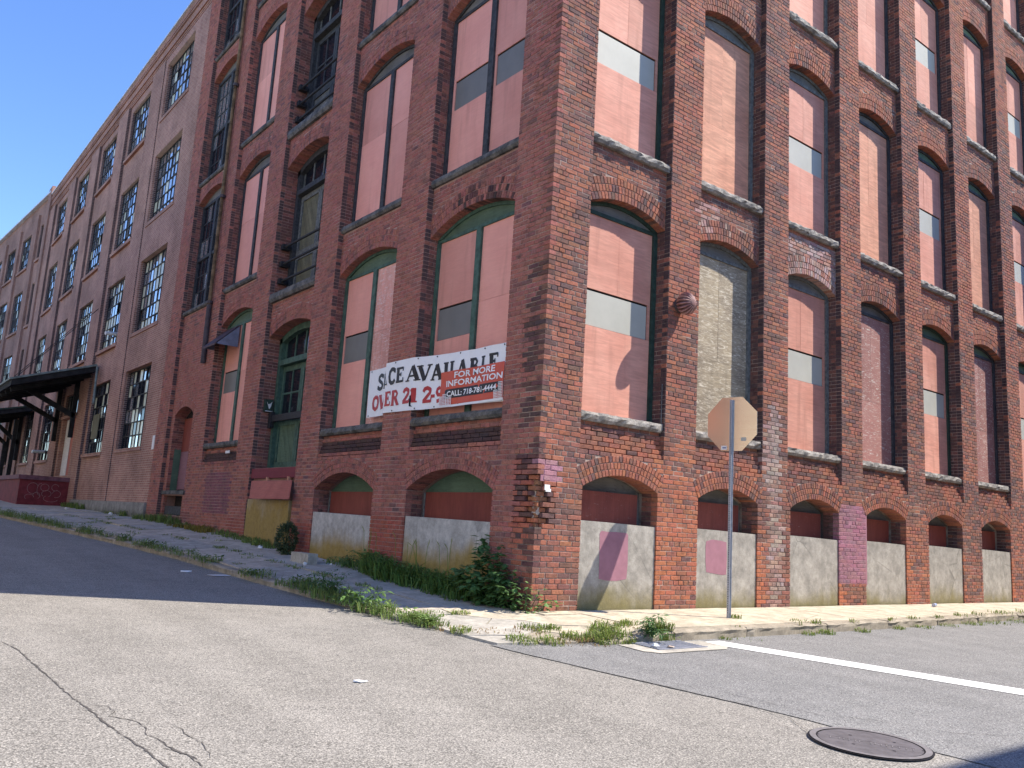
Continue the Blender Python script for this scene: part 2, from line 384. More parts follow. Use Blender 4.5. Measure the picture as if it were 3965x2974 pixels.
# side street surfacing: right of the seam
SEAM = [(-9.5, -1.0), (-5.6, -1.1), (-5.0, -1.18), (-4.6, -1.18), (-4.13, -1.23), (-3.49, -1.34), (-2.7, -1.48), (-1.44, -1.66)]
mb = MB(); ys = [-9.5, -8.5, -7.5, -6.5, -5.6, -5.0, -4.6, -4.13, -3.8, -3.49, -3.1, -2.7, -2.3, -1.9, -1.4]
xs = [0, .06, .13, .2, .3, .4, .5, .6, .7, .8, .9, 1]
for y in ys:
    a = itp(SEAM, y)+.02*nz(y*4, 3)
    for u in xs:
        x = a+(42-a)*u**2; mb.v.append((x, y, zr(x, y)+.005)); mb.c.append((1, 1, 1))
nx = len(xs)
mb.f = [(j*nx+i, j*nx+i+1, (j+1)*nx+i+1, (j+1)*nx+i) for j in range(len(ys)-1) for i in range(nx-1)]
struct(mb.build('side_street', 'asphalt_side'))

def ribbon(pts, w0, zf, jit=.4, seed=0):
    """irregular thin strip following pts on the ground"""
    r = random.Random(seed); mb = MB(); P = []
    for (a, b) in zip(pts, pts[1:]):
        n = max(2, int(math.hypot(b[0]-a[0], b[1]-a[1])/.035))
        for k in range(n):
            t_ = k/n; P.append((lerp(a[0], b[0], t_)+r.uniform(-.007, .007), lerp(a[1], b[1], t_)+r.uniform(-.007, .007)))
    P.append(pts[-1][:2]); L = []
    for i, p in enumerate(P):
        q = P[min(i+1, len(P)-1)]; o = P[max(i-1, 0)]
        dx, dy = q[0]-o[0], q[1]-o[1]; l = math.hypot(dx, dy) or 1; e = min(i, len(P)-1-i)/6
        ww = w0*.62*(1+jit*r.uniform(-1, 1)*1.5)*min(1, .25+e)*.5; nx_, ny_ = -dy/l*ww, dx/l*ww
        L.append(((p[0]+nx_, p[1]+ny_, zf(p[0], p[1])), (p[0]-nx_, p[1]-ny_, zf(p[0], p[1]))))
    for (a, b), (c_, d_) in zip(L, L[1:]): mb.quad(a, b, d_, c_)
    return mb
zc = lambda x, y: zr(x, y)+.003
CR = [([(-5.65, .07), (-5.58, -.38), (-5.56, -1.04), (-5.54, -1.61), (-5.52, -2.1), (-5.49, -2.39), (-5.48, -2.74), (-5.46, -2.97), (-5.42, -3.33), (-5.41, -3.54), (-5.39, -3.9)], .017),
      ([(-5.46, -2.34), (-5.38, -2.4), (-5.37, -2.53), (-5.42, -2.64), (-5.31, -2.81), (-5.3, -2.97), (-5.34, -3.08), (-5.3, -3.26), (-5.29, -3.44), (-5.25, -3.56), (-5.24, -3.9)], .009),
      ([(-5.42, -3.33), (-5.35, -3.34), (-5.29, -3.47), (-5.24, -3.59)], .01), ([(-5.16, -2.9), (-5.13, -3.05), (-5.15, -3.17), (-5.12, -3.38), (-5.15, -3.62), (-5.21, -3.73)], .006),
      ([(-5.3, -3.3), (-5.29, -3.44), (-5.25, -3.56), (-5.23, -3.66)], .022),
      ([(-1.74, -1.6), (-1.48, -2.7), (-1.34, -3.49), (-1.3, -3.73), (-1.23, -4.13), (-1.3, -4.55), (-1.55, -4.86)], .009), ([(-1.25, -3.1), (-1.05, -3.75), (-.98, -4.2), (-.93, -4.7)], .008),
      ([(-1.62, -4.1), (-1.52, -4.5), (-1.56, -4.85)], .008), ([(-.85, -4.55), (-.55, -4.95), (-.4, -5.3), (.0, -5.5)], .008), ([(-1.75, -4.75), (-1.62, -4.95)], .008)]
for i, (p, w_) in enumerate(CR):
    z2 = (lambda x, y: zr(x, y)+.009) if i >= 5 else zc
    ribbon(p, w_, z2, .5, i).build('crack', 'crack_fill', parent=road)
# stop line
mb = MB(); N_ = 26
A0, A1, B0, B1 = (1.13, -1.83), (2.42, -5.3), (.83, -1.95), (2.05, -5.45)
A0, A1, B0, B1 = (1.38, -1.8), (2.42, -5.25), (1.02, -1.8), (2.06, -5.4)
for i in range(N_):
    def pt(P, Q, k):
        t_ = k/N_; x = lerp(P[0], Q[0], t_)+.008*nz(k*.9, P[0]*9); y = lerp(P[1], Q[1], t_); return (x, y, zr(x, y)+.010)
    mb.quad(pt(A0, A1, i), pt(A0, A1, i+1), pt(B0, B1, i+1), pt(B0, B1, i))
struct(mb.build('stop_line', 'road_paint'))

# sidewalk bed, slabs, kerb stones
mb = MB(); ysl = [-1.5, -1, -.5, 0, .5, 1, 2, 3, 4.4, 6, 7.5, 9, 10.3, 12, 14.6, 17, 19.9, 24, 30, 40, 60]
for y in ysl:
    X = xl(y)
    for u in (0, .25, .5, .75, 1.): mb.v.append((X*u, y, zsw(X*u, y)-.03)); mb.c.append((1, 1, 1))
mb.f = [(j*5+i, (j+1)*5+i, (j+1)*5+i+1, j*5+i+1) for j in range(len(ysl)-1) for i in range(4)]
k0 = len(mb.v); xr_ = [0, .5, 1, 2, 4, 7, 11, 16, 24, 40]
for x in xr_:
    for u in (0, .5, 1.): mb.v.append((x, yr(x)*u, zsw(x, min(-1e-4, yr(x)*u))-.03)); mb.c.append((1, 1, 1))
mb.f += [(k0+j*3+i, k0+j*3+i+1, k0+(j+1)*3+i+1, k0+(j+1)*3+i) for j in range(len(xr_)-1) for i in range(2)]
sidewalk = struct(mb.build('sidewalk', 'dirt'))
def slab(pts, m, th=.09, gap=.008, dz=0., tilt=(0, 0), name='slab', parent=None):
    cx = sum(p[0] for p in pts)/len(pts); cy = sum(p[1] for p in pts)/len(pts); r = random.Random(int((cx*91+cy*57)*100))
    P = []
    for i, (a, b) in enumerate(zip(pts, pts[1:]+pts[:1])):      # subdivide edges a little so broken edges are uneven
        n = max(1, int(math.hypot(b[0]-a[0], b[1]-a[1])/.25))
        for k in range(n):
            x = lerp(a[0], b[0], k/n); y = lerp(a[1], b[1], k/n)
            l = math.hypot(x-cx, y-cy) or 1; x -= (x-cx)/l*gap*r.uniform(.6, 1.6); y -= (y-cy)/l*gap*r.uniform(.6, 1.6); P.append((x, y))
    mb = MB(); n = len(P)
    zf = lambda x, y: zsw(x, y)+dz+(x-cx)*tilt[0]+(y-cy)*tilt[1]
    for p in P: mb.v.append((p[0], p[1], zf(*p)))
    for p in P: mb.v.append((p[0], p[1], zf(*p)-th))
    mb.v.append((cx, cy, zf(cx, cy))); mb.c = [(1, 1, 1)]*len(mb.v)
    for k in range(n):
        j = (k+1) % n; mb.f.append((k, j, 2*n)); mb.f.append((k, n+k, n+j, j))
    o = mb.build(name, m, parent=parent or sidewalk)
    return o
KW = .15
y = .55; r = random.Random(3)
while y < 34:
    ln = r.uniform(1.3, 1.75); y1 = y+ln
    a, b = xl(y)+KW, xl(y1)+KW; ia, ib = .004, .004
    m_ = 'slab_shade' if r.random() < .6 else 'slab_grey'
    xm, xn = a*.52, b*.52
    if y < 24:
        slab([(-.02, y), (-.02, y1), (xn, y1), (xm, y)], m_, gap=.014, dz=r.uniform(-.008, .01), tilt=(r.uniform(-.01, .01), r.uniform(-.01, .01)))
        slab([(xm, y), (xn, y1), (b, y1), (a, y)], 'slab_shade' if r.random() < .5 else 'slab_grey', gap=.016, dz=r.uniform(-.008, .012), tilt=(r.uniform(-.014, .014), r.uniform(-.014, .014)))
    else: slab([(-.02, y), (-.02, y1), (b, y1), (a, y)], m_)
    y = y1
x = .62
while x < 24:
    ln = 1.52; x1 = x+ln
    slab([(x, -.01), (x+.0, yr(x)+KW+.02), (x1, yr(x1)+KW+.02), (x1, -.01)], 'sidewalk_slab', tilt=(r.uniform(-.004, .004), r.uniform(-.004, .004)))
    x = x1
# broken corner pieces
corner = [([(-.02, .55), (-.02, -.3), (-.75, -.22), (-1.0, .2), (-.95, .55)], 'sidewalk_slab'), ([(-.95, .55), (-1.0, .2), (-1.72, .3), (-1.8, .55)], 'slab_grey'),
          ([(-.02, -.3), (.62, -.28), (.62, -.95), (.1, -1.0), (-.35, -.8), (-.75, -.22)], 'sidewalk_slab'), ([(-.02, -.3), (-.02, -.005), (.62, -.005), (.62, -.28)], 'sidewalk_slab'),
          ([(-1.0, .2), (-.75, -.22), (-1.05, -.52), (-1.64, -.35), (-1.72, .3)], 'slab_grey'), ([(-.75, -.22), (-.35, -.8), (-.75, -1.02), (-1.05, -.52)], 'slab_grey'),
          ([(-1.05, -.52), (-.75, -1.02), (-1.1, -1.25), (-1.62, -.95), (-1.64, -.35)], 'slab_grey'), ([(-.35, -.8), (.1, -1.0), (.08, -1.3), (-.42, -1.35), (-.75, -1.02)], 'sidewalk_slab'),
          ([(-1.1, -1.25), (-.75, -1.02), (-.42, -1.35), (-.62, -1.58), (-1.1, -1.5)], 'kerb_granite'), ([(-1.62, -.95), (-1.1, -1.25), (-1.1, -1.5), (-1.58, -1.42)], 'slab_grey'),
          ([(.1, -1.0), (.62, -.95), (.62, -1.48), (.1, -1.48)], 'sidewalk_slab')]
for p, m_ in corner: slab(p, m_, gap=.014, dz=RND.uniform(-.006, .008), tilt=(RND.uniform(-.012, .012), RND.uniform(-.012, .012)))
kerb_root = bpy.data.objects.new('kerb', None); COL.objects.link(kerb_root); kerb_root['kind'] = 'structure'
def kerbstone(p, q, inward, zt0, zt1, width, r):
    """rough granite kerb stone from p to q (outer road-side line)"""
    mb = MB(); d = Vector((q[0]-p[0], q[1]-p[1], 0)); L = d.length; d.normalize(); nrm = Vector((inward[0], inward[1], 0)).normalized()
    n = max(3, int(L/.11)); prof = [(.0, -.2), (.0, -.06), (-.004, -.025), (.018, -.004), (.06, 0.), (width, 0.)]
    sd_ = r.uniform(0, 90)
    for k in range(n+1):
        t_ = k/n; e = .012 if k in (0, n) else 0
        for j, (a, h) in enumerate(prof):
            jx = .02*nz(sd_+t_*L*5, j*2.3)*(1 if j < 4 else .3); jz = .014*nz(sd_+t_*L*6, j*1.7+9)*(1 if 1 <= j <= 4 else .3)
            P = Vector((p[0], p[1], 0))+d*(t_*L*(1-.016/L)+.008)+nrm*(a+jx+e*(j < 4)); mb.v.append((P.x, P.y, lerp(zt0, zt1, t_)+h+jz-e*.4)); mb.c.append((1, 1, 1))
    m_ = len(prof)
    for k in range(n):
        for j in range(m_-1): mb.f.append((k*m_+j, (k+1)*m_+j, (k+1)*m_+j+1, k*m_+j+1))
    mb.f.append(tuple(range(m_-1, -1, -1))); mb.f.append(tuple(n*m_+j for j in range(m_)))
    mb.build('kerb_stone', 'kerb_granite', parent=kerb_root)
r = random.Random(5); y = .6
while y < 34:
    y1 = y+r.uniform(1.2, 2.1); kerbstone((xl(y1), y1), (xl(y), y), (1, 0), zsw(xl(y1), y1), zsw(xl(y), y), KW, r); y = y1
x = -.35
for ln in [.5, .62, 1.35]+[r.uniform(1.5, 2.3) for _ in range(12)]:
    x1 = x+ln; kerbstone((x, yr(x)), (x1, yr(x1)), (0, 1), zsw(x, yr(x)), zsw(x1, yr(x1)), KW+.02, r); x = x1

# ------------------------------------------------------------------ mill building: brick facades
CH = .0677; TOP = 18.9
mill = thing('mill_building', 'red brick corner mill with arched openings boarded over in pink plywood', 'building')
SILL_R = [2.62, 6.62, 10.66, 14.69]
bays_R = []
for k in range(9):
    o = 2.339*k; ops = [dict(o0=.79+o, o1=2.24+o, z0=-1., zs=1.60, rise=.19, rings=3, rh=.093, typ='basement', k=k)]
    for lv, zz in enumerate(SILL_R): ops.append(dict(o0=.71+o, o1=2.344+o, z0=zz, zs=zz+2.95, rise=.20, rings=3, rh=.112, typ='window', k=k, lv=lv, sill=.13))
    bays_R.append(dict(s0=.71+o, s1=2.344+o, zrec=2.03, ops=ops))
END_R = 2.339*9+.71
bays_L = []
SILL_L = [2.62, 6.59, 10.54, 14.55]
for k in range(5):
    a, b = .82+3.25*k, 3.18+3.235*k; ops = []; zrec = 2.03
    if k in (0, 1): ops.append(dict(o0=(.93, 4.2)[k], o1=(3.14, 6.4)[k], z0=-1., zs=1.5, rise=.29, rings=3, rh=.088, typ='basement', k=k))
    if k in (0, 1, 3):
        for lv, zz in enumerate(SILL_L): ops.append(dict(o0=a, o1=b, z0=zz, zs=zz+2.97, rise=.28, rings=3, rh=.11, typ='window', k=k, lv=lv, sill=.13))
    if k == 2:
        zrec = -9
        ops.append(dict(o0=a, o1=b, z0=1.95, zs=4.84, rise=.23, rings=3, rh=.11, typ='door', k=k, lv=0, sill=.65))
        for lv, zz in ((1, 5.83), (2, 9.72), (3, 13.65)): ops.append(dict(o0=a, o1=b, z0=zz, zs=zz+2.98, rise=.26, rings=3, rh=.11, typ='hoist', k=k, lv=lv, sill=.2))
    if k == 4:
        zrec = -9
        ops.append(dict(o0=14.35, o1=15.95, z0=.82, zs=1.33, rise=.0, rings=0, rh=0, typ='hole', k=k))
        ops.append(dict(o0=14.3, o1=15.85, z0=1.47, zs=3.5, rise=.22, rings=2, rh=.11, typ='side_door', k=k, sill=.1))
        for lv, zz in ((1, 6.5), (2, 10.37), (3, 14.35)): ops.append(dict(o0=a, o1=b, z0=zz, zs=zz+3.2, rise=.25, rings=3, rh=.11, typ='sash', k=k, lv=lv, sill=.12))
    bays_L.append(dict(s0=a, s1=b, zrec=zrec, ops=ops))
END_L = 17.1
def circ(op):
    h = (op['o1']-op['o0'])/2; r_ = op['rise']; R_ = (h*h+r_*r_)/(2*r_); return (op['o0']+op['o1'])/2, op['zs']+r_-R_, R_, math.asin(min(1, h/R_))
def intr_z(op, s):
    if op['rise'] <= 0: return op['zs']
    c, zc_, R_, ph = circ(op); return zc_+math.sqrt(max(0, R_*R_-(s-c)**2))
def excl(op, z):
    """interval of s not to be bricked at height z"""
    if op['z0']-op.get('sill', 0) < z < op['zs']: return (op['o0'], op['o1'])
    if op['rise'] <= 0 or z < op['zs']: return None
    c, zc_, R_, ph = circ(op); Re = R_+op['rings']*op['rh']
    if z >= zc_+Re-.012: return None
    zo = zc_+Re*math.cos(ph)
    hw = (op['o1']-op['o0'])/2+(z-op['zs'])*math.tan(ph) if z < zo else math.sqrt(max(0, Re*Re-(z-zc_)**2))
    return (c-hw, c+hw)

BRK = []          # (F, quad[(s,z)*4], d0, d1, col)
def brick_col(F, s, z, r, kind='wall'):
    v = r.random(); big = nz(s*.55, z*.35, 5 if F == 'R' else 25); fine = r.gauss(0, 1)
    if F == 'R':
        base = lerp3((.325, .118, .074), (.41, .158, .098), clamp(.5+.3*fine))
        soot = clamp(.24+1.25*big+.5*nz(s*1.9, z*.22, 9)+.10*fine, -.2, 1.)
        pk = (s+.35)/2.339; pier = abs(pk-round(pk)) < .17
        if z < 1.0 and pier and 2 < s: soot -= .55; base = lerp3(base, (.5, .16, .07), .55)
        elif z < 1.3 and s < .8: soot += .3 if v < .62 else -.2
        elif z < 2.4 and 2.2 < s < 3.2: soot -= .35; base = lerp3(base, (.48, .16, .08), .4)
        elif 4.6 < s < 5.6 and z < 3.4: soot += .25
        if 1.9 < z < 2.7 and not pier and s > .7: soot += .38
        if s > 7: soot -= .12
        pd = clamp(.3+soot*.95)
        if v < pd*.72: base = lerp3(base, (.11, .08, .08), r.uniform(.25, .85))
        elif v < pd*.85+.22: base = lerp3(base, (.24, .115, .09), r.uniform(.2, .7))
        if 4.75 < s < 5.3 and z < 3.3 and abs(s-5.02-.06*math.sin(z*2)) < .19: base = lerp3(base, (.5, .42, .38), r.uniform(.15, .65))
        if 5.4 < s < 7.0 and 5.7 < z < 6.45: base = lerp3(base, (.55, .47, .45), r.uniform(.1, .65))
        if 2.9 < s < 3.9 and 5.8 < z < 6.3 and v > .6: base = lerp3(base, (.55, .47, .45), .4)
        if 6.96 < s < 7.86 and .38 < z < 1.76: base = tuple(x*r.uniform(.94, 1.06) for x in (.33, .155, .185))
        if .06 < s < .34 and 1.6 < z < 1.88: base = (.42, .2, .24)
    else:
        base = lerp3((.35, .13, .1), (.42, .166, .128), clamp(.5+.3*fine))
        soot = clamp(.12+.55*big)
        if v < soot*.7: base = lerp3(base, (.2, .1, .095), r.uniform(.3, .9))
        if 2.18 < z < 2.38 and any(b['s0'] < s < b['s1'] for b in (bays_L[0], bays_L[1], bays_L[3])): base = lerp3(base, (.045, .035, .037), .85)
        if z < 1.05 and 3.1 < s < 4.3 or z < .9 and 6.4 < s < 7.4: base = lerp3(base, (.40, .085, .05), .6)
        if z < .9 and 9.6 < s < 10.6: base = lerp3(base, (.3, .07, .05), .5)
        if kind == 'arch' and 5.8 < z < 6.2 and 1.0 < s < 2.6 and nz(s*6, z*3, 2) > -.12 and v < .75: base = lerp3(base, (.045, .034, .036), r.uniform(.5, .95))
        if 10.7 < s < 12.4 and .95 < z < 1.9: base = lerp3(base, (.2, .085, .12), .7)
        if s < .35 and z < 4.5 and v < .5: base = lerp3(base, (.07, .048, .048), .75)
        if s < .5 and z < 1.6 and v > .55: base = lerp3(base, (.42, .12, .06), .5)
        if s > 13.3 and z < .95: base = lerp3(base, (.1, .05, .055), .4)
    return tuple(clamp(x*r.uniform(.93, 1.07), .01, .8) for x in base)

def add_brick(F, s0, s1, z0, z1, d0, d1, r, col=None):
    j = lambda a: r.uniform(-a, a)
    q = [(s0+j(.0022), z0+j(.0018)), (s1+j(.0022), z0+j(.0018)), (s1+j(.0022), z1+j(.0018)), (s0+j(.0022), z1+j(.0018))]
    BRK.append((F, q, d0+j(.0025), d1, col or brick_col(F, (s0+s1)/2, (z0+z1)/2, r)))

def damaged(F, sm, u, z):
    """0 = sound, else how far the broken corner is eaten back"""
    if not 1.04 < z < 2.0: return 0.
    a = clamp((1.78-z)/.6)*(1 if z > 1.2 else .7)*(1+.25*nz(z*7, 3.3))
    if F == 'R': return a if sm < .03+.2*a else 0.
    return a if u < .09 and a > .12 else 0.

def lay(F, bays, s_end, r, start):
    nC = int(TOP/CH)
    for ci in range(-2, nC):
        z0 = ci*CH; z1 = z0+CH-.0105; zm = (z0+z1)/2
        segs = []; cur = 0.
        for b in bays:
            segs.append((cur, b['s0'], 0.)); d = 0. if zm < b['zrec'] else (.1 if zm > b['zrec']+.42 or b['zrec'] < -5 else round(.1*(zm-b['zrec'])/.42/.02)*.02)
            segs.append((b['s0'], b['s1'], d)); cur = b['s1']
        segs.append((cur, s_end, 0.))
        mer = []
        for a in segs:
            if mer and abs(mer[-1][2]-a[2]) < 1e-6: mer[-1] = (mer[-1][0], a[1], a[2])
            else: mer.append(a)
        ex = []
        for b in bays:
            for op in b['ops']:
                e = excl(op, zm)
                if e: ex.append((max(e[0], b['s0']), min(e[1], b['s1'])) if op['zs'] > b['zrec']+.3 else e)
        out = []
        for a, b_, d in mer:
            parts = [(a, b_)]
            for e in ex:
                np_ = []
                for p in parts:
                    if e[1] <= p[0] or e[0] >= p[1]: np_.append(p)
                    else:
                        if e[0] > p[0]+.012: np_.append((p[0], e[0]))
                        if e[1] < p[1]-.012: np_.append((e[1], p[1]))
                parts = np_
            out += [(p[0], p[1], d) for p in parts]
        hdr = (ci % 8 == 5)
        for a, b_, d in out:
            if a < .001: a = start(ci)
            pitch = .107 if hdr else .2135
            off = (ci % 2)*pitch*.5 + (ci*.037 % .02)
            s = a; k = math.floor((a-off)/pitch)+1
            cuts = [a]
            while off+k*pitch < b_: cuts.append(off+k*pitch); k += 1
            cuts.append(b_)
            if len(cuts) > 2 and cuts[1]-cuts[0] < .045: del cuts[1]
            if len(cuts) > 2 and cuts[-1]-cuts[-2] < .045: del cuts[-2]
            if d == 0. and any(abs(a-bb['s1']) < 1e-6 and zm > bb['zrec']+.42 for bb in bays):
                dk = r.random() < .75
                BRK.append((F, [(a, z0), (a+.013, z0), (a+.013, z1), (a, z1)], .0, .1, ((.12, .075, .072) if F == 'L' else (.085, .055, .055)) if dk else brick_col(F, a, zm, r))); cuts[0] = a = a+.0135  # return closers: soot on L; on R soot plus reveal shade put into colour
            for u, v in zip(cuts, cuts[1:]):
                e0 = 0. if u == a else .0054; e1 = 0. if v == b_ else .0054
                sm = (u+v)/2
                if v-u-e0-e1 < .015: continue
                dm = damaged(F, sm, u, zm)
                if dm:
                    u_ = max(u, .03+.05*dm); rec = d+.012+.06*dm*clamp(1.15-sm/.3)+r.uniform(0, .015)
                    if v-u_ > .03: add_brick(F, u_+e0, v-e1, z0, z1, rec, d+.2, r, (.44*r.uniform(.75, 1.1), .16, .085))
                    continue
                dep = d+.115 if d < .05 else d+.1
                dd = d+(r.uniform(.001, .0035) if r.random() < .1 else 0)
                add_brick(F, u+e0, v-e1, z0, z1, dd, dep, r)
    # arches and jambs
    for b in bays:
        for op in b['ops']:
            dfront = .1 if op['zs'] > b['zrec']+.3 else 0.
            dep = dfront+(.2 if op['typ'] in ('window', 'sash') else .3)
            if op['rings']:
                c, zc_, R_, ph = circ(op)
                for ri in range(op['rings']):
                    r0 = R_+ri*op['rh']; r1 = r0+op['rh']-.009; n = max(6, int(round(2*ph*(r0+.05)/.0665)))
                    for k in range(n):
                        a0 = -ph+2*ph*k/n; a1 = -ph+2*ph*(k+1)/n; g = .0042/r0; a0 += g; a1 -= g; am = (a0+a1)/2
                        sm = c+r0*math.sin(am)
                        if dfront > 0 and not (min(abs(math.sin(a0)), abs(math.sin(a1)))*r0 < (b['s1']-b['s0'])/2-.008): continue
                        q = []
                        for rr_, aa in ((r0, a0), (r0, a1), (r1, a1), (r1, a0)):
                            sx = c+rr_*math.sin(aa)
                            if dfront > 0: sx = clamp(sx, b['s0']+.002, b['s1']-.002)
                            q.append((sx+r.uniform(-.0015, .0015), zc_+rr_*math.cos(aa)+r.uniform(-.002, .002)))
                        BRK.append((F, q, dfront-.004+r.uniform(-.002, .002), dep if ri == 0 else dfront+.1, brick_col(F, sm, zc_+r0, r, 'arch')))
            if op['typ'] != 'hole':
                zb = op['z0'] if op['z0'] > 0 else .0
                ci = int(zb/CH); 
                while ci*CH < op['zs']-.01:
                    z0 = ci*CH; z1 = z0+CH-.0105
                    for edge, sg in ((op['o0'], -1), (op['o1'], 1)):
                        d_a = dfront+.118 if dfront == 0 else dfront+.006
                        if (ci % 2): pieces = [(d_a, dep)]
                        else: pieces = [(d_a, (d_a+dep)/2-.005), ((d_a+dep)/2+.005, dep)]
                        for p0, p1 in pieces:
                            x = edge+r.uniform(-.002, .002); q = [(x, z0), (x+sg*.07, z0), (x+sg*.07, z1), (x, z1)]
                            if sg < 0: q = [q[1], q[0], q[3], q[2]]
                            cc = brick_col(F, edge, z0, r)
                            if sg > 0: cc = lerp3(cc, (.08, .052, .053), (.6 if r.random() < .55 else .15) if F == 'L' else (.75 if r.random() < .6 else .4))  # far jambs darkened: soot, and on R reveal shade put into the colour
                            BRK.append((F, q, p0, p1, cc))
                    ci += 1
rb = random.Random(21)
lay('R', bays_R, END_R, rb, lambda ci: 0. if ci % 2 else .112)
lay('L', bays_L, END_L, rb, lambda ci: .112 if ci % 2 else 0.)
def brick_geo(mb, b):
    F, q, d0, d1, col = b
    cx = sum(p[0] for p in q)/4; cz = sum(p[1] for p in q)/4; ch = .0045; i = len(mb.v)
    fr = []
    for p in q:
        dx, dz = cx-p[0], cz-p[1]; fr.append((p[0]+math.copysign(min(ch, abs(dx)*.4), dx), p[1]+math.copysign(min(ch, abs(dz)*.4), dz)))
    for ring, d in ((fr, d0), (q, d0+.005), (q, d1)):
        for p in ring: mb.v.append(fw3(F, p[0], p[1], d))
    mb.c += [col]*12
    fs = [(0, 1, 2, 3)]
    for o in (0, 4):
        for k in range(4): fs.append((o+k, o+4+k, o+4+(k+1) % 4, o+(k+1) % 4))
    if F == 'L': fs = [tuple(reversed(f)) for f in fs]
    mb.f += [tuple(i+k for k in f) for f in fs]
def proj(P):
    d = Vector(P)-CAM; zf = d.dot(fw)
    if zf < .1: return None
    return (d.dot(rt)/zf*3290/3965, d.dot(up)/zf*3290/3965, zf)
def vis(b):
    F, q, d0, d1, col = b
    if d1-d0 > .19 or d0 > .02: return None
    pr = [proj(fw3(F, p[0], p[1], d0)) for p in q]
    if any(p is None for p in pr): return None
    if any(abs(p[0]) > .5 or abs(p[1]) > .375 for p in pr): return None
    cz = sum(p[1] for p in q)/4
    if cz < .06 or (F == 'L' and cz < .35): return None
    return abs((pr[1][0]-pr[0][0])*(pr[3][1]-pr[0][1])-(pr[1][1]-pr[0][1])*(pr[3][0]-pr[0][0]))
sc_ = [(vis(b), i) for i, b in enumerate(BRK)]
best = set(i for a, i in sorted([x for x in sc_ if x[0]], reverse=True)[:298])
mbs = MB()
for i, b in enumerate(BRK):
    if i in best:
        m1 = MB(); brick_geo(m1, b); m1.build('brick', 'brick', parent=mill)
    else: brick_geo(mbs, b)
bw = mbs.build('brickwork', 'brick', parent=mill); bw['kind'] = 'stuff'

# mortar cores
def core(F, bays, s_end, m, start):
    mb = MB(); D = .5
    cur = start
    edges = [b['s0'] for b in bays]+[s_end]; prev = start
    for i, b in enumerate(bays+[None]):
        e = b['s0'] if b else s_end
        if i == 0 and F == 'R':
            for (sa, za, zb) in ((start, -.5, 1.03), (.34, 1.03, 1.95), (start, 1.95, TOP)): mb.fbox(F, sa, e-.006, za, zb, .0065, D)
            mb.fbox(F, .11, .35, 1.0, 1.97, .115, D-.02)
        else: mb.fbox(F, prev+(.006 if i else 0), e-(.006 if b else 0), -.5, TOP, .0065, D)
        prev = b['s1'] if b else 0
    for b in bays:
        z = -.5
        def slab_(s0, s1, z0, z1):
            zs = [z0]+([b['zrec']] if z0 < b['zrec'] < z1 else [])+[z1]
            for a, c in zip(zs, zs[1:]):
                if c-a > .001: mb.fbox(F, s0, s1, a, c, .008 if (a+c)/2 < b['zrec'] else .1065, D-.01)
        for op in b['ops']:
            slab_(b['s0']-.03, b['s1']+.03, z, op['z0'])
            for a, c in ((b['s0']-.03, op['o0']-.02), (op['o1']+.02, b['s1']+.03)):
                if op['typ'] != 'window' and c-a > .03: slab_(a, c, op['z0'], op['zs'])
            zt = op['zs']+op['rise']+.03; df = .008 if op['zs'] < b['zrec'] else .1065
            pts = [(b['s0']-.03, zt), (b['s0']-.03, op['zs']+.02)]+[(lerp(op['o0'], op['o1'], k/16), intr_z(op, lerp(op['o0'], op['o1'], k/16))+.008) for k in range(17)]+[(b['s1']+.03, op['zs']+.02), (b['s1']+.03, zt)]
            i0 = len(mb.v)
            low = [p for p in pts[1:-1]]
            for p, q in zip(low, low[1:]):
                mb.quad(*(fw3(F, a, c, df) for a, c in (p, q, (q[0], zt), (p[0], zt))))
                mb.quad(*(fw3(F, a, c, d) for a, c, d in ((p[0], p[1], df), (q[0], q[1], df), (q[0], q[1], D), (p[0], p[1], D))))
            z = zt
        slab_(b['s0']-.03, b['s1']+.03, z, TOP)
    return mb
mbR = core('R', bays_R, END_R, 'mortar', .009); mbR.box(.5, END_R, .5, 16.9, -.5, TOP-.01)
mbR.build('wall', 'mortar', parent=mill)
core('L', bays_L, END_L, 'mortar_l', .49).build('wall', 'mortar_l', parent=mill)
mb = MB(); mb.box(-.08, END_R+.05, -.08, 17.0, TOP, TOP+.3); mb.build('roof_coping', 'roof_tar', parent=mill)
# mauve paint carried over the joints, lumps of plaster on the broken corner
for bx_ in ((6.97, 7.84, .0045, .02, .37, 1.76), (.065, .33, .0045, .02, 1.61, 1.87)):
    mb = MB(); mb.box(*bx_); mb.build('paint_patch', 'mauve_paint', parent=mill, label='mauve paint over brick joints')
mb = MB(); rl = random.Random(4)
for k in range(16):
    cx = .09+.1*rl.random(); czz = 1.72-.042*k; rr_ = rl.uniform(.014, .034)
    P = [(max(-.004, cx+rr_*math.cos(a*.9)*rl.uniform(.5, 1.3)), czz+rr_*1.2*math.sin(a*.9)*rl.uniform(.6, 1.3)) for a in range(7)]
    mb.prism('R', P, .05+.03*rl.random(), .15)
for k in range(12):
    czz = 1.6-.045*k; rr_ = rl.uniform(.014, .03); P = [(.1+.04*rl.random()+rr_*math.cos(a*.9)*rl.uniform(.5, 1.3), czz+rr_*1.3*math.sin(a*.9)*rl.uniform(.6, 1.3)) for a in range(7)]
    mb.prism('L', P, .055+.02*rl.random(), .13)
mb.build('exposed_mortar', 'plaster_lump', parent=mill, label='pale lumps of mortar on broken corner')
mb = MB(); mb.box(.13, .22, -.004, -.002, 1.5, 1.57); mb.box(.15, .24, -.0035, -.0015, 1.48, 1.52); mb.build('sticker', 'paper_white', parent=mill, label='torn white sticker on corner pier')

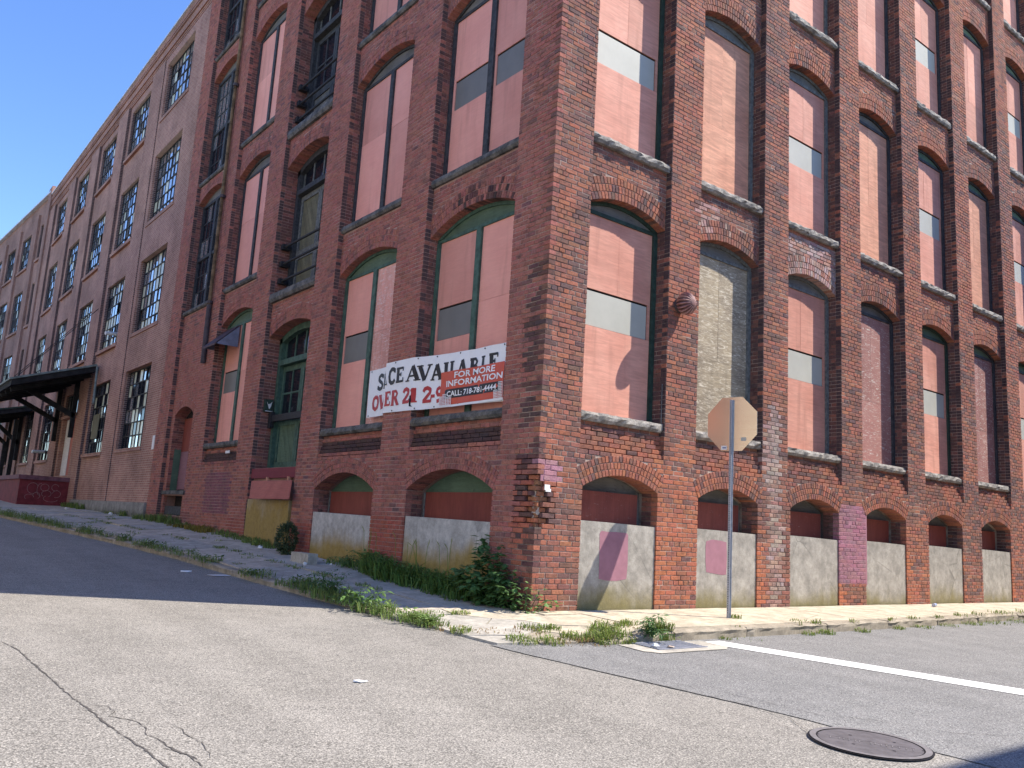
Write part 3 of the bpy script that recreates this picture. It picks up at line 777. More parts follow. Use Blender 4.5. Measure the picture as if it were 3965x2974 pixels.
# rough stone sills
def stone(F, s0, s1, z0, z1, d0, d1, m, seed, rough=.03, name='sill'):
    mb = MB(); n = max(6, int((s1-s0)/.085)); prof = [(z0, d1), (z0, d0+.03), (z0+(z1-z0)*.3, d0), (z0+(z1-z0)*.65, d0+.004), (z1-.008, d0+.02), (z1, d0+.06), (z1, d1)]
    m_ = len(prof)
    for k in range(n+1):
        s = lerp(s0, s1, k/n)
        for j, (z, d) in enumerate(prof):
            e = 1 if 1 <= j <= 4 else 0
            mb.v.append(fw3(F, s, z+e*rough*.45*nz(s*9+seed, j*3.1), d+e*rough*(1.1*nz(s*7+seed, j*1.9+5)+.5*nz(s*19+seed, j*2.9)))); mb.c.append((1, 1, 1))
    for k in range(n):
        for j in range(m_-1):
            f = (k*m_+j, (k+1)*m_+j, (k+1)*m_+j+1, k*m_+j+1); mb.f.append(f if F == 'R' else tuple(reversed(f)))
    mb.f.append(tuple(range(m_))); mb.f.append(tuple(n*m_+j for j in range(m_)))
    return mb.build(name, m, parent=mill)

# ---- window fillings
def arch_poly(op, zlow, inset=.0, n=14):
    o0, o1 = op['o0']+inset, op['o1']-inset
    return [(o0, zlow)]+[(o1, zlow)]+[(lerp(o1, o0, k/n), max(zlow+.002, intr_z(op, lerp(o1, o0, k/n))-inset)) for k in range(n+1)]
def boarded(F, op, mats, panel=None, two=False, frame='green_frame', tym='green_board', fd=.245, seams=True, panels2=None, facing=1):
    """frame = the window part; boards, panels and tympanum are its pieces"""
    z0, zs, o0, o1 = op['z0'], op['zs'], op['o0'], op['o1']; fw_ = .085
    mb = MB()
    mb.fbox(F, o0, o0+fw_, z0, zs-.06, fd, fd+.1); mb.fbox(F, o1-fw_, o1, z0, zs-.06, fd, fd+.1)
    mb.fbox(F, o0+.001, o1-.001, zs-.06, zs-.005, fd+.012, fd+.1)
    n = 16                      # arched head moulding
    for k in range(n):
        a, b = lerp(o0, o1, k/n), lerp(o0, o1, (k+1)/n)
        p = [(a, max(zs-.01, intr_z(op, a)-.055)), (b, max(zs-.01, intr_z(op, b)-.055)), (b, intr_z(op, b)+.004), (a, intr_z(op, a)+.004)]
        mb.prism(F, p, fd+.004, fd+.08)
    mid = (o0+o1)/2
    if two: mb.fbox(F, mid-.065, mid+.065, z0, zs-.06, fd-.005, fd+.1)
    win = mb.build('window', frame, parent=mill)
    t_ = MB(); t_.prism(F, arch_poly(op, zs-.02, .03), fd+.035, fd+.06); t_.build('tympanum', tym, parent=win)
    lights = [(o0+fw_, mid-.065), (mid+.065, o1-fw_)] if two else [(o0+fw_, o1-fw_)]
    for li, (a, b) in enumerate(lights):
        m_ = mats[li % len(mats)]
        pan = panel if (li in (panels2 or ([len(lights)-1] if F == 'L' else [0]))) else None
        d = fd+.035
        def sheet(s0_, s1_, za, zb):
            q = MB(); q.fbox(F, s0_, s1_, za, zb, d+RND.uniform(-.002, .002), d+.018); q.build('plywood_board', m_, parent=win)
        if pan:
            pz0, pz1 = pan; e = .055
            
            if F == 'R':
                sx = lerp(a, b, .46+.1*RND.random()); sheet(a, b, z0, pz0); sheet(a, sx-.0025, pz1, zs-.06); sheet(sx+.0025, b, pz1, zs-.06)
            else: sheet(a, b, z0, pz0); sheet(a, b, pz1, zs-.06)
            sheet(a, a+e, pz0+.001, pz1-.001); sheet(b-e, b, pz0+.001, pz1-.001)
            q = MB(); q.fbox(F, a+e+.012, b-e-.012, pz0+.008, pz1-.03, d+.012, d+.03); q.build('metal_panel', 'metal_panel' if F == 'R' else 'panel_dark', parent=win)
            q = MB(); q.fbox(F, a+e, b-e, pz0, pz1, d+.032, d+.04); q.build('panel_shadow_gap', 'dark_edge', parent=win)  # near-black sheet puts the shadow gap round the panel into colour
        else:
            zm = z0+1.72
            if seams and b-a > 1.2:
                sx = lerp(a, b, .5); sheet(a, b, z0, z0+1.2); sheet(a, sx-.002, z0+1.203, zs-.06); sheet(sx+.002, b, z0+1.203, zs-.06)
            else: sheet(a, b, z0, zm); sheet(a, b, zm+.004, zs-.06)
    return win

for b in bays_R:
    for op in b['ops']:
        k = op['k']
        if op['typ'] == 'window':
            lv = op['lv']; odd = (k % 2 == 0)
            seed = k*7.3+lv*3.1
            stone('R', b['s0']+.004, b['s1']-.004, op['z0']-.135, op['z0']-.002, .018, .42, 'granite', seed)
            fr = 'green_frame' if (k == 0 or lv == 0 and k in (4, 6)) else ('dark_frame' if k > 2 else 'grey_frame')
            ty = 'grey_tympanum' if k not in (4, 5, 6) else 'green_board'
            if odd:
                boarded('R', op, ['red_board'], panel=(op['z0']+1.25, op['z0']+1.79), frame=fr, tym=ty)
            else:
                mt = {(1, 0): 'grey_board', (1, 1): 'tan_board', (3, 0): 'peeled_board', (5, 0): 'peeled_board', (3, 1): 'tan_board', (5, 1): 'tan_board'}.get((k, lv), 'red_board')
                boarded('R', op, [mt], frame='grey_frame' if k == 1 else fr, tym=ty)
        else:
            o0, o1 = op['o0'], op['o1']
            mb = MB(); mb.prism('R', [(o0+.004, -.3), (o1-.004, -.3), (o1-.004, 1.13), (o0+.5, 1.15), (o0+.004, 1.155)], .022, .4); cp = mb.build('concrete_panel', 'concrete_sun', parent=mill)
            if k == 0: mb = MB(); mb.prism('R', [(1.16+.012*nz(i*1.7, 2), .4) if False else p for i, p in enumerate([(1.17, .405), (1.3, .385), (1.5, .38), (1.69, .41), (1.705, .6), (1.7, .85), (1.695, 1.0), (1.66, 1.025), (1.45, 1.03), (1.3, 1.025), (1.19, 1.035), (1.155, 1.0), (1.165, .7)])], .0195, .03); mb.build('paint_patch', 'mauve_paint', parent=cp, label='mauve paint patch on concrete')
            if k == 1: mb = MB(); mb.prism('R', [(3.37, .53), (3.5, .515), (3.75, .49), (3.84, .5), (3.85, .75), (3.835, .98), (3.7, 1.0), (3.5, 1.01), (3.36, .98), (3.345, .9), (3.35, .7)], .0195, .03); mb.build('paint_patch', 'mauve_paint', parent=cp, label='mauve paint patch on concrete')
            mb = MB(); mb.prism('R', arch_poly(op, 1.5, -.0), .36, .4); mb.fbox('R', o1-.2, o1, 1.15, 1.5, .35, .39); w_ = mb.build('basement_window', 'grey_tympanum' , parent=mill)
            mb = MB(); mb.fbox('R', o0, o0+.24, 1.13, 1.57, .30, .33); mb.fbox('R', o0+.245, o1-.1, 1.13, 1.57, .295, .325); mb.build('plywood_board', 'worn_red_board' if k in (0, 1, 2) else 'dark_red_board', parent=w_)
# vent cap on the second pier
vc = Vector((2.585, -.02, 4.44)); mb = MB(); nu, nv = 32, 9
for j in range(nv+1):
    ph = j/nv*math.pi*.8
    for i in range(nu):
        a = 2*math.pi*i/nu; rr_ = .155*math.sin(ph)*(1+.12*(1 if i % 2 else -1)*math.sin(ph)); dd = -.27+.155*(1-math.cos(ph))*.9
        mb.v.append((vc.x+rr_*math.cos(a), vc.y+dd, vc.z+rr_*math.sin(a)*1.0)); mb.c.append((1.25, 1.25, 1.25) if i % 2 else (.16, .13, .14))  # rib shading put into the colour: raised pleats light, inset pleats dark
for j in range(nv):
    for i in range(nu): mb.f.append((j*nu+i, (j+1)*nu+i, (j+1)*nu+(i+1) % nu, j*nu+(i+1) % nu))
vent = mb.build('vent_cap', 'vent_paint', parent=mill, label='round ribbed vent cap on brick pier')
mb = MB(); mb.bar((vc.x, .02, vc.z), (vc.x, -.14, vc.z), .11, 18); mb.build('vent_pipe', 'dark_pipe', parent=vent)
mb = MB(); mb.bar((2.32, .045, 2.6), (2.32, .045, 3.2), .008, 5); mb.build('conduit', 'grey_frame', parent=mill)

# ---- left facade fillings
for b in bays_L:
    for op in b['ops']:
        k = op['k']; o0, o1, z0, zs = op['o0'], op['o1'], op['z0'], op['zs']; ty = op['typ']
        if ty == 'window':
            lv = op['lv']; seed = 50+k*5.1+lv*2.3
            stone('L', b['s0']+.004, b['s1']-.004, z0-.135, z0-.002, .0 if lv == 0 else .03, .42, 'stone_l', seed, .022 if lv == 0 else .006)
            P = (z0+1.26, z0+1.8); fr = 'door_green' if lv == 0 else 'dark_frame'; ty_ = 'green_board' if lv == 0 else 'grey_tympanum'
            mats = ['pink_board', 'pink_board']
            if k == 1 and lv == 0: mats = ['streaked_board', 'pink_board']
            pan = P if (lv == 0 or (k == 0 and lv == 1)) else None
            boarded('L', op, mats, panel=pan, two=True, frame=fr, tym=ty_, panels2=[0, 1] if (k == 0 and lv == 1) else None)
        elif ty == 'basement':
            mb = MB(); mb.prism('L', [(o0+.004, -.3), (o1-.004, -.3), (o1-.004, 1.09), (o0+.004, 1.06)], .022, .42); mb.build('concrete_panel', 'concrete_shade', parent=mill)
            mb = MB(); mb.prism('L', arch_poly(op, 1.40), .36, .4); w_ = mb.build('basement_window', 'green_board', parent=mill)
            mb = MB(); mb.fbox('L', o0, o1-.10, 1.04, 1.475, .30, .33); mb.build('plywood_board', 'dark_red_board', parent=w_)
            mb = MB(); mb.fbox('L', o1-.095, o1-.06, 1.05, 1.46, .29, .34); mb.build('batten', 'grey_frame', parent=w_)
        elif ty in ('door', 'hoist'):
            fr = 'door_green' if ty == 'door' else 'dark_frame'; d0 = .36
            mb = MB(); a, c = o0+.02, o1-.02
            for (p, q) in ((a, a+.13), (c-.13, c)): mb.fbox('L', p, q, z0, zs+.02, d0, d0+.2)
            for kk in range(14):
                p, q = lerp(o0, o1, kk/14), lerp(o0, o1, (kk+1)/14)
                mb.prism('L', [(p, intr_z(op, p)-.14), (q, intr_z(op, q)-.14), (q, intr_z(op, q)+.003), (p, intr_z(op, p)+.003)], d0, d0+.2)
            zt = zs-.55
            mb.fbox('L', a+.13, c-.13, zt-.06, zt+.06, d0-.03, d0+.12)
            dr = mb.build('hoist_door' if ty == 'hoist' else 'door', fr, parent=mill)
            # fan-light
            mb = MB(); A, C = a+.13, c-.13; dd = d0+.1
            for s in [lerp(A, C, u) for u in (.0, .25, .5, .75, 1.)]:
                s_ = clamp(s, A+.03, C-.03); mb.fbox('L', s_-.025, s_+.025, zt+.06, intr_z(op, s_)-.12, dd, dd+.04)
            mb.fbox('L', A, C, zt+.06, zt+.1, dd+.002, dd+.038); mb.build('fanlight_bars', 'grey_frame' if ty == 'hoist' else fr, parent=dr)
            for u in range(4):
                s0_, s1_ = lerp(A, C, u/4)+.02, lerp(A, C, (u+1)/4)-.02
                mb = MB(); mb.prism('L', [(s0_, zt+.08), (s1_, zt+.08), (s1_, intr_z(op, s1_)-.13), (s0_, intr_z(op, s0_)-.13)], dd+.018, dd+.024); mb.build('pane', 'glass_pale' if u == 0 and ty == 'door' else 'glass_dark', parent=dr)
            # leaves
            mid = (A+C)/2
            broken = (ty == 'hoist' and op['lv'] == 2)
            for (p, q) in ((A+.005, mid-.004), (mid+.004, C-.005)):
                mb = MB(); st = .09; zl = z0+.02; zh = zt-.07; zk = z0+ (1.05 if ty == 'door' else .95)
                for (u, v, za, zb) in ((p, p+st, zl, zh), (q-st, q, zl, zh), (p+st, q-st, zh-.12, zh), (p+st, q-st, zk-.1, zk+.1), (p+st, q-st, zl, zl+.14)): mb.fbox('L', u, v, za, zb, dd-.01, dd+.05)
                if ty == 'door' or broken: mb.fbox('L', (p+q)/2-.02, (p+q)/2+.02, zk+.1, zh-.12, dd, dd+.04); mb.fbox('L', p+st, q-st, (zk+zh)/2-.02, (zk+zh)/2+.02, dd+.001, dd+.039)
                lf = mb.build('door_leaf', fr if ty == 'door' else ('grey_frame' if not broken else 'dark_frame'), parent=dr)
                # lower panel of diagonal boards
                def diag(za, zb, m_):
                    w_ = .09; A0_, B0_ = p+st, q-st; n0 = int((B0_-A0_+(zb-za))/ (w_*1.3))+2
                    for i in range(-2, n0):
                        u0 = A0_+i*w_*1.35-(zb-za)*.5; pts = [(u0, za), (u0+w_*1.3, za), (u0+w_*1.3+(zb-za)*.5, zb), (u0+(zb-za)*.5, zb)]
                        # clip to [A0,B0]
                        def clip(P, lim, keep):
                            out = []
                            for (a_, b_) in zip(P, P[1:]+P[:1]):
                                ia, ib = keep(a_[0]), keep(b_[0])
                                if ia: out.append(a_)
                                if ia != ib:
                                    t__ = (lim-a_[0])/(b_[0]-a_[0]); out.append((lim, lerp(a_[1], b_[1], t__)))
                            return out
                        P = clip(pts, A0_, lambda x: x >= A0_); P = clip(P, B0_, lambda x: x <= B0_) if len(P) > 2 else P
                        if len(P) < 3: continue
                        m1 = MB(); m1.prism('L', P, dd+.015+.003*(i % 2), dd+.04); m1.build('plank', m_, parent=dr)
                diag(zl+.14, zk-.1, 'green_board' if ty == 'door' else ('olive_board' if not broken else 'grey_tympanum'))
                if ty == 'door' or broken:
                    for (za, zb, pm) in ((zk+.1, (zk+zh)/2-.02, 'purple_board' if ty == 'door' else 'glass_dark'), ((zk+zh)/2+.02, zh-.12, 'glass_dark')):
                        for (u, v) in ((p+st, (p+q)/2-.02), ((p+q)/2+.02, q-st)):
                            m1 = MB(); m1.fbox('L', u, v, za, zb, dd+.02, dd+.026); m1.build('pane', pm if pm != 'purple_board' else 'glass_dark', parent=dr)
                else: diag(zk+.1, zh-.12, 'olive_board')
            if ty == 'hoist':
                stone('L', b['s0']+.004, b['s1']-.004, z0-.2, z0-.002, -.0, .6, 'stone_l', 90+op['lv'], .012)
                for hz in (.32, .72, 1.12):
                    mb = MB(); mb.bar((.2, o0+.05, z0+hz), (.2, o1-.05, z0+hz), .028, 8); mb.fbox('L', o1-.14, o1-.01, z0+hz-.06, z0+hz+.06, .14, .32); mb.build('guard_bar', 'steel_sash', parent=dr)
            else:
                mb = MB(); mb.fbox('L', o0+.03, o1-.03, 2.98, 3.12, d0-.08, d0-.01); mb.fbox('L', o1-.2, o1-.05, 2.85, 3.2, d0-.1, d0-.02); mb.build('security_bar', 'steel_sash', parent=dr)
                mb = MB(); mb.fbox('L', o0+.0, o1-.0, 1.3, 1.72, .16, .5); mb.build('threshold_wall', 'mortar_l', parent=mill)
                mb = MB(); mb.fbox('L', o0+.03, o1-.03, 1.73, 1.935, .03, .3); mb.build('threshold_board', 'maroon_board', parent=mill)
                mb = MB(); mb.prism('L', [(7.44, -.3), (9.62, -.3), (9.6, 1.29), (7.46, 1.28)], .0, .42); mb.build('concrete_panel', 'concrete_ochre', parent=mill)
                flap = MB(); A = [(-.02, 9.5, 1.66), (-.02, 7.5, 1.66), (-.17, 7.36, 1.30), (-.17, 9.4, 1.30)]; A = [(-.03, 9.42, 1.665), (-.03, 7.38, 1.66), (-.20, 7.05, 1.295), (-.20, 9.0, 1.295)]
                flap.poly(A); off = Vector((.018, 0, .01)); B = [tuple(Vector(p)+off) for p in A]; flap.poly(B[::-1])
                for i in range(4): flap.quad(A[i], A[(i+1) % 4], B[(i+1) % 4], B[i])
                flap.build('plywood_flap', 'bright_red_board', parent=mill)
                mb = MB()
                for s in (8.7, 7.65): mb.fbox('L', s-.04, s+.04, 1.5, 1.75, .005, .06)
                mb.build('batten', 'tan_board', parent=mill)
        elif ty == 'side_door':
            mb = MB(); mb.prism('L', arch_poly(op, z0), .42, .46); w_ = mb.build('side_door', 'dark_edge', parent=mill)
            mb = MB(); mb.fbox('L', o0+.02, o1-.0, 2.55, 3.46, .385, .41); mb.build('plywood_board', 'dark_red_board', parent=w_)
            mb = MB(); mb.fbox('L', o0+.02, o1-.0, z0+.05, 2.545, .387, .41); mb.build('plywood_board', 'purple_board', parent=w_)
            mb = MB(); mb.prism('L', [(o1-.005, z0), (o1+.02, z0), (o1+.02, 2.62), (o1-.005, 2.6)], .2, .38); mb.build('door_post', 'green_board', parent=w_)
            mb = MB(); mb.fbox('L', o0-.1, o1+.25, z0-.1, z0, .06, .45); mb.build('sill', 'stone_l', parent=mill)
        elif ty == 'hole':
            mb = MB(); mb.fbox('L', o0, o1, z0, zs, .42, .48); h = mb.build('cellar_opening', 'dark_edge', parent=mill)
            mb = MB(); mb.fbox('L', o0+.02, o1-.02, z0+.02, z0+.24, .16, .34); mb.build('timber', 'dark_frame', parent=h)
        elif ty == 'sash':
            stone('L', b['s0']+.004, b['s1']-.004, z0-.12, z0-.002, .03, .42, 'stone_l', 70+op['lv'], .006)
            mb = MB(); fd = .24; mid = (o0+o1)/2
            mb.fbox('L', o0, o0+.09, z0, zs, fd, fd+.12); mb.fbox('L', o1-.09, o1, z0, zs, fd, fd+.12); mb.fbox('L', mid-.07, mid+.07, z0, zs-.08, fd-.004, fd+.12); mb.fbox('L', o0+.001, o1-.001, zs-.08, zs+.0, fd+.005, fd+.1)
            zmid = (z0+zs)/2-.05
            mb.fbox('L', o0+.09, o1-.09, zmid-.045, zmid+.045, fd+.01, fd+.1); mb.fbox('L', o0+.09, o1-.09, z0, z0+.09, fd+.01, fd+.1)
            for (p, q) in ((o0+.09, mid-.07), (mid+.07, o1-.09)):
                for f in (1/3, 2/3): s = lerp(p, q, f); mb.fbox('L', s-.013, s+.013, z0+.09, zs-.08, fd+.03, fd+.07)
                for za, zb in ((z0+.09, zmid-.045), (zmid+.045, zs-.08)):
                    for f in (1/3, 2/3): zz = lerp(za, zb, f); mb.fbox('L', p, q, zz-.012, zz+.012, fd+.032, fd+.068)
            w_ = mb.build('sash_window', 'dark_frame', parent=mill)
            mb = MB(); mb.prism('L', arch_poly(op, zs-.01), fd+.03, fd+.07); mb.build('tympanum', 'grey_tympanum', parent=w_)
            for (p, q) in ((o0+.09, mid-.07), (mid+.07, o1-.09)):
                for za, zb in ((z0+.09, zmid-.045), (zmid+.045, zs-.08)):
                    for i in range(3):
                        for j in range(3):
                            m1 = MB(); m1.fbox('L', lerp(p, q, i/3)+.013, lerp(p, q, (i+1)/3)-.013, lerp(za, zb, j/3)+.012, lerp(za, zb, (j+1)/3)-.012, fd+.048, fd+.053)
                            m1.build('pane', 'glass' if za > zmid and RND.random() < .6 else ('glass_dark' if RND.random() < .8 else 'glass'), parent=w_)
# hood over one light, drainpipe, wall box, plates
mb = MB(); T0, T1 = 12.93, 11.95
mb.quad((.24, T0, 5.53), (.24, T1, 5.53), (-.31, T1, 4.985), (-.31, T0, 4.985)); mb.quad((-.31, T0, 4.96), (-.31, T1, 4.96), (.24, T1, 5.505), (.24, T0, 5.505)); mb.quad((-.31, T1, 4.985), (-.31, T0, 4.985), (-.31, T0, 4.94), (-.31, T1, 4.94))
aw = mb.build('window_hood', 'awning_metal', parent=mill, label='small sheet-metal hood over window')
for T in (T0-.005, T1+.005): mb = MB(); mb.poly([(.24, T, 5.5), (.24, T, 4.97), (-.3, T, 4.97)]); mb.build('hood_cheek', 'awning_inner', parent=aw)
mb = MB(); mb.bar((-.07, 13.52, 6.25), (-.07, 13.62, TOP), .048, 10); pipe = mb.build('drainpipe', 'rust_pipe', parent=mill, label='rusty yellow drainpipe')
mb = MB(); mb.bar((-.07, 13.47, 4.7), (-.07, 13.52, 6.25), .063, 10); mb.build('lower_pipe', 'dark_pipe', parent=pipe)
for z in (6.3, 9.2, 12.4, 15.2):
    mb = MB(); mb.bar((-.07, 13.5+.0067*(z-6), z-.03), (-.07, 13.5+.0067*(z-6), z+.05), .075, 10); mb.build('bracket', 'dark_pipe', parent=pipe)
mb = MB(); mb.fbox('L', 9.66, 9.7, 3.2, 3.46, -.0, .0+.01) if False else mb.box(.14, .32, 9.55, 9.645, 3.2, 3.47); bx = mb.build('lamp_box', 'green_frame', parent=mill, label='small green broken lamp box in door reveal')
mb = MB(); mb.poly([(.17, 9.54, 3.42), (.2, 9.53, 3.36), (.25, 9.53, 3.38), (.29, 9.54, 3.43), (.27, 9.53, 3.33), (.24, 9.53, 3.26), (.22, 9.53, 3.27), (.2, 9.53, 3.33)]); mb.bar((.15, 9.535, 3.21), (.31, 9.535, 3.21), .008, 5); mb.build('lamp_remains', 'pvc_white', parent=bx)
mb = MB(); mb.box(-.012, .0, 11.0, 11.25, 2.32, 2.38); mb.build('small_plate', 'paper_white', parent=mill, label='small white plate under window sill')

# ------------------------------------------------------------------ steel-sash wing
wing = thing('brick_wing', 'long brick wing with gridded steel windows left of the corner mill', 'building', (0, 17.1, 0))
WO = (0, 17.1, 0)
cols = [(19.02+4.86*i-.1*(27.3+4.86*i)/6.9, 21.62+4.86*i-.02*i) for i in range(5)]
rows_ = [(2.78, 5.37), (6.65, 9.2), (10.53, 13.0), (14.37, 16.45)]
ROOF = 17.75
mb = MB(); PD = .1; y_end = 43.4
# panels between openings
pil = [(21.95+4.86*i, 23.45+4.86*i) for i in range(4)]+[(41.6, 43.4)]
ystart = 17.1
def wall_strip(mb, y0, y1, ops, d, zt, x=0.):
    """wall field y0..y1 at depth d with rectangular openings [(ya,yb,za,zb)] in one column"""
    if not ops: mb.box(d, .6, y0, y1, -.5, zt); return
    ya, yb = ops[0][0], ops[0][1]
    mb.box(d, .6, y0, ya, -.5, zt); mb.box(d, .6, yb, y1, -.5, zt); z = -.5
    for (_, _, za, zb) in ops: mb.box(d, .6, ya, yb, z, za); z = zb
    mb.box(d, .6, ya, yb, z, zt)
edges = [17.1]+[e for p in pil for e in p]
fields = [(17.1, pil[0][0])]+[(pil[i][1], pil[i+1][0]) for i in range(4)]
for i, (a, c) in enumerate(fields):
    ya, yb = cols[i]
    ops = [(ya, yb, za, zb) for za, zb in rows_]
    if i == 2: ops[0] = (ya, yb, 2.05, 5.4)
    wall_strip(mb, a, c, ops, PD if i else .03, 16.75)
mb.box(.6, 18, 17.1, y_end, -.5, ROOF-.05)
wingwall = mb.build('wall', 'wing_brick', parent=wing, origin=WO)
for (a, c) in pil:
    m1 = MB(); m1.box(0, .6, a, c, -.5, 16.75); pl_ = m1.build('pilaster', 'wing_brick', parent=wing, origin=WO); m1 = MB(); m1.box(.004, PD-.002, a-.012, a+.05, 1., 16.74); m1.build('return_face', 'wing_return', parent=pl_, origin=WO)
# corbelled cornice: stepped courses
mb = MB()
for i in range(4): mb.box(-.0-.018*i+.06 if i < 3 else -.02, .6, 17.1, y_end, 16.75+.07*i, 16.75+.07*(i+1))
mb.box(.02, .6, 17.1, y_end, 17.03, 17.32)
for i in range(2): mb.box(-.03-.02*i, .6, 17.1, y_end, 17.32+.07*i, 17.39+.07*i)
mb.box(-.01, .6, 17.1, y_end, 17.46, ROOF-.06); mb.build('cornice', 'wing_brick', parent=wing, origin=WO)
y = 17.2; mbd = MB()
while y < y_end: mbd.box(.0, .06, y, y+.1, 16.99, 17.03+.06); y += .22
mbd.build('dentil_course', 'wing_brick', parent=wing, origin=WO)
mb = MB(); mb.box(-.07, .7, 17.05, y_end, ROOF-.06, ROOF); mb.build('coping', 'coping_metal', parent=wing, origin=WO)
mb = MB(); mb.box(-.06, .3, 17.15, 27.0, -.5, 1.12); mb.build('foundation', 'foundation', parent=wing, origin=WO)
PANES = [0]; far_ = None
def steel_window(parent, org, ya, yb, za, zb, nc, nr, seedrow, X=.2, rot=None, single=True):
    """steel window: frame + glazing bars = the part; panes below it"""
    tf = rot or (lambda p: p)
    r_ = random.Random(int(ya*100+za*7)); mb = MB(); b0 = .017
    def bx(m_, x0, x1, y0, y1, z0, z1):
        i0 = len(m_.v); m_.box(x0, x1, y0, y1, z0, z1); m_.v[i0:] = [tf(p) for p in m_.v[i0:]]
    for y_ in (ya, yb): bx(mb, X-.01, X+.05, y_-(.035 if y_ == yb else 0), y_+(.035 if y_ == ya else 0), za, zb)
    bx(mb, X-.008, X+.048, ya, yb, za, za+.035); bx(mb, X-.008, X+.048, ya, yb, zb-.035, zb)
    for i in range(1, nc): y_ = lerp(ya, yb, i/nc); bx(mb, X, X+.04, y_-b0, y_+b0, za, zb)
    for j in range(1, nr): z_ = lerp(za, zb, j/nr); bx(mb, X-.002, X+.036, ya, yb, z_-b0, z_+b0)
    wd = mb.build('steel_window', 'steel_sash', parent=parent, origin=org)
    grp = {}
    for i in range(nc):
        for j in range(nr):
            y0, y1 = lerp(ya, yb, i/nc)+b0, lerp(ya, yb, (i+1)/nc)-b0; z0, z1 = lerp(za, zb, j/nr)+b0, lerp(za, zb, (j+1)/nr)-b0
            u = r_.random(); dk, pl = ((.45, .22), (.06, .4), (.03, .1), (.02, .06))[seedrow]
            m_ = 'glass_dark' if u < dk else ('glass_pale' if u < dk+pl else 'glass')
            if u > .985: continue
            tl = r_.uniform(-.012, .012)
            P = [tf(p) for p in ((X+.02+tl, y1, z0), (X+.02-tl, y0, z0), (X+.022-tl, y0, z1), (X+.022+tl, y1, z1))]
            if single and PANES[0] < 290:
                m1 = MB(); m1.quad(*P); PANES[0] += 1; m1.build('pane', m_, parent=wd, origin=org)
            else: grp.setdefault(m_, MB()).quad(*P)
    for m_, g in grp.items(): g.build('glazing', m_, parent=wd, origin=org)['kind'] = 'stuff'
    m1 = MB(); bx(m1, .0, X+.02, ya-.06, yb+.06, za-.12, za); m1.build('sill', 'wing_brick', parent=parent, origin=org)
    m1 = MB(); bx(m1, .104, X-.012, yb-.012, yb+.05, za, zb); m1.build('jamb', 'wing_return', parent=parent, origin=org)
    m1 = MB(); bx(m1, X+.25, X+.3, ya, yb, za, zb); m1.build('interior_shade', 'dark_edge', parent=wd, origin=org)
for i, (ya, yb) in enumerate(cols):
    for j, (za, zb) in enumerate(rows_):
        if i == 2 and j == 0:
            steel_window(wing, WO, ya, yb, 4.5, 5.38, 8, 1, 0, X=.2, single=False)
            m1 = MB(); m1.box(.26, .32, 30.2, yb, 2.07, 4.44); m1.build('loading_door', 'white_board', parent=wing, origin=WO, label='flaking white door leaf')
            m1 = MB(); m1.box(.27, .33, ya, 30.18, 2.07, 4.44); m1.build('loading_door', 'bright_red_board', parent=wing, origin=WO)
            continue
        steel_window(wing, WO, ya, yb, za, zb, 8, 6 if j < 3 else 5, j, single=i < 2)
m1 = MB(); m1.box(.17, .19, 25.2, 26.15, 3.35, 4.25); m1.build('board', 'olive_board', parent=wing, origin=WO)
# loading dock and canopies
DO = (0, 27.8, .85); dock = thing('loading_dock', 'red painted dock end with looping chalk scrawl under black canopy', 'loading dock', DO)
m1 = MB(); m1.box(-1.66, -.0, 27.82, 33.4, .3, 1.76); m1.build('platform', 'dock_red', parent=dock, origin=DO)
m1 = MB(); m1.box(-1.72, -.0, 27.76, 33.45, 1.76, 1.92); m1.build('edge_cap', 'dock_cap', parent=dock, origin=DO)
m1 = MB()
def loop(cx, cz, rx, rz, a0, a1, n=18):
    P = [(cx+rx*math.cos(lerp(a0, a1, k/n)), 27.814, cz+rz*math.sin(lerp(a0, a1, k/n))) for k in range(n+1)]
    for p, q in zip(P, P[1:]): m1.bar(p, q, .008, 4)
for (cx, cz, rx, rz, a0, a1) in ((-1.2, 1.45, .18, .2, .5, 5.6), (-.95, 1.42, .1, .22, 1.2, 5.), (-.8, 1.5, .14, .13, 0, 6.3), (-.72, 1.27, .16, .12, -1, 4), (-.45, 1.52, .12, .12, .3, 5.5), (-.38, 1.28, .14, .13, -2, 3), (-1.28, 1.12, .15, .1, 0, 4), (-.55, 1.1, .25, .12, 2.4, 6.), (-1.05, 1.18, .12, .12, -1, 3)):
    loop(cx, cz, rx, rz, a0, a1)
m1.build('chalk_scrawl', 'chalk_line', parent=dock, origin=DO)
